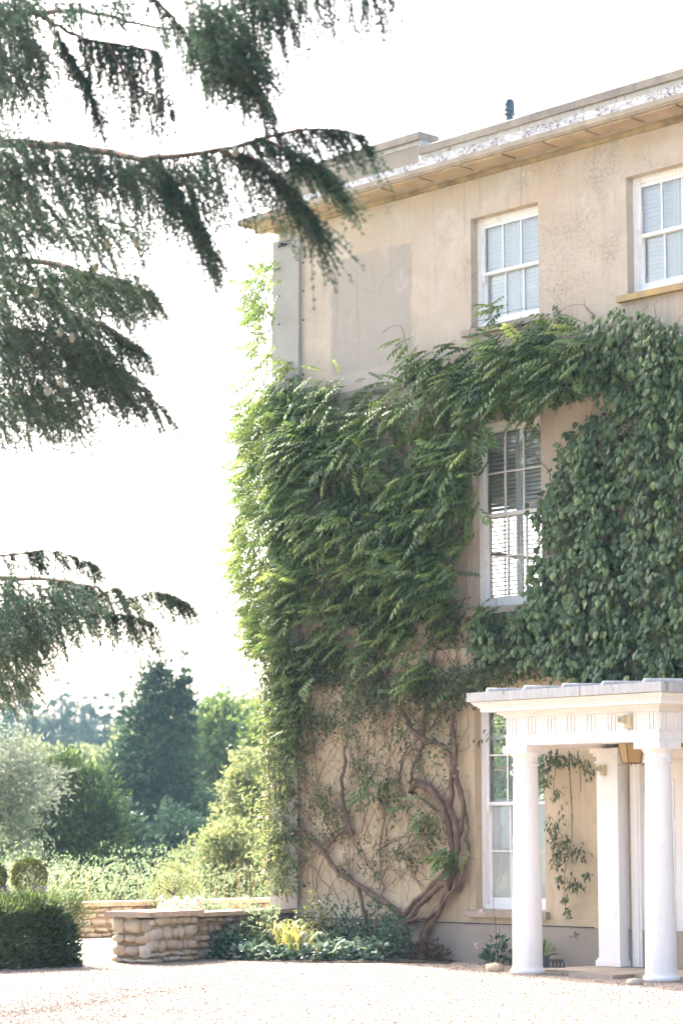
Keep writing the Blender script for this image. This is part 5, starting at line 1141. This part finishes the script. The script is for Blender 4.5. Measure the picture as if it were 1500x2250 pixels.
for (x, y0, y1, w_) in ((345, 1440, 1520, 15), (325, 1480, 1560, 14), (405, 1452, 1540, 18), (395, 1500, 1580, 30), (420, 1530, 1620, 26), (360, 1500, 1580, 30)):
    bl_ = [(*at(x + rng.normal(0, 4), y, 85), w_ * .5 * t * 85 / FPX, w_ * .5 * t * 85 / FPX, .2) for y, t in zip(np.linspace(y0, y1, 6), np.linspace(.35, 1, 6))]; crown(a, bl_, 420, .24, SPR, clump=.10, droop=-.5)
a.build('leader', M['cyp'], cy1, kind='stuff')
tree('yew_tree', 'broad rounded olive green yew tree left of the cypress', 150, 1640, 250, 62, M['yew'], 18000, .20, SPR, 'bush', clump=.20, upd=.5, base=-.9)
tree('broadleaf_tree', 'fresh green broadleaf tree right of the dark cypress', 500, 1530, 230, 98, M['broad'], 13000, .26, LW, 'round', clump=.34)
tree('pale_tree', 'pale sunlit tree glimpsed between the yew and the cypress', 280, 1600, 130, 125, M['pale'], 6000, .32, LW, 'round', clump=.4)
tree('willow_tree', 'silvery willow at the far side of the garden left of the yew', -15, 1600, 190, 58, M['silver'], 8000, .16, SPR, 'round', clump=.25, droop=.4)
for i, (px, pt, wd, d) in enumerate(((60, 1640, 140, 150), (185, 1650, 150, 160), (-60, 1630, 160, 165), (420, 1640, 150, 150), (560, 1620, 160, 150))):
    tree('valley_tree', 'hazy pale green tree standing below the dark conifer wood', px, pt, wd, d, M['pale'], 4500, .40, LW, 'round', group='hazy trees below the conifer wood', clump=.5)
tree('sunny_shrub', 'tall bright green shrub growing beside the house corner', 560, 1640, 170, 52, M['pale'], 9000, .13, LW, 'bush', clump=.16, cat='shrub', tint=(.3, 1))
tree('lilac_bush', 'pale rounded bush in front of the broadleaf tree', 510, 1790, 150, 47, M['pale'], 7000, .11, LW, 'bush', clump=.14, cat='shrub')
tree('elder_bush', 'light green bush leaning out below the broadleaf tree', 440, 1840, 130, 50, M['pale'], 5000, .12, LW, 'bush', clump=.15, cat='shrub')
tree('laurel_bush', 'dark bushy laurel at the foot of the cypress', 360, 1765, 240, 74, M['cyp'], 8000, .20, LW, 'bush', clump=.22, cat='shrub', base=-1.6)
tree('dark_bush', 'dark rounded bush filling the gap beside the yew', 245, 1740, 130, 70, M['cyp'], 6000, .20, LW, 'bush', clump=.22, cat='shrub', base=-1.6)
tree('green_tree', 'mid green tree with open crown behind the sunny shrub', 590, 1560, 130, 80, M['broad'], 6000, .22, LW, 'round', clump=.3)
tree('rose_bush', 'loose shrub rose with pale blooms behind the terrace wall', 380, 1890, 100, 40.5, M['pale'], 1600, .06, SMALL, 'bush', clump=.09, cat='shrub', base=.1)
tree('lime_tree', 'leafy green tree behind the house glimpsed through the ground floor window', 1100, 1430, 420, 60, M['broad'], 7000, .2, LW, 'bush', clump=.25)
# conifer wood on the hill
fm = []
for i in range(5):
    a = Acc(); h = 12.0; bl_ = [(rng.normal(0, .25), rng.normal(0, .25), h * t, 2.4 * (1 - t) ** 1.0 + .06, 2.4 * (1 - t) ** 1.0 + .06, h * .035) for t in np.linspace(.1, .99, 16)]; crown(a, bl_, 2000, .55, SPR, clump=.18, droop=.3); fm.append(a.mesh('crown', M['far']))
ft = Acc(); ft.tube([(0, 0, -.3), (0, 0, 5), (0, 0, 10.5)], [.28, .2, .05], 6); ftm = ft.mesh('trunk', M['bark'], True)
for r_i, (d, n, pa, pb) in enumerate(((235, 22, -110, 700), (262, 26, -110, 720), (292, 28, -130, 740), (325, 30, -150, 760), (360, 32, -150, 760))):
    for i in range(n):
        px_ = pa + (pb - pa) * (i + rng.uniform(.1, .9)) / n; dd_ = d + rng.uniform(-10, 10); c = at(px_, 1838, dd_); s_ = rng.uniform(.8, 1.2) * (1.05 if px_ < 330 else .95)
        gz = float(hgt(c[0], c[1])); e_ = empty('conifer_tree', (c[0], c[1], gz), 'hazy blue conifer in the wood on the far hill', 'tree', 'conifers of the far wood'); e_.scale = (s_ * rng.uniform(.85, 1.2), s_ * rng.uniform(.85, 1.2), s_); e_.rotation_euler = (0, 0, rng.uniform(0, 6.28))
        for me, nm in ((fm[rng.integers(5)], 'crown'), (ftm, 'trunk')): o = bpy.data.objects.new(nm, me); col.objects.link(o); o.parent = e_

# ================================================================== haze
hb = Acc(); hb.box(-1560, 1260, -960, 1860, -8, 34)
k = N('haze_air'); k.t.links.new(k.n('ShaderNodeVolumePrincipled', Density=.00030, Anisotropy=.1, Color=(.50, .76, 1.0, 1)).outputs[0], k.out.inputs['Volume'])
tag(hb.build('haze', k.m), kind='stuff')
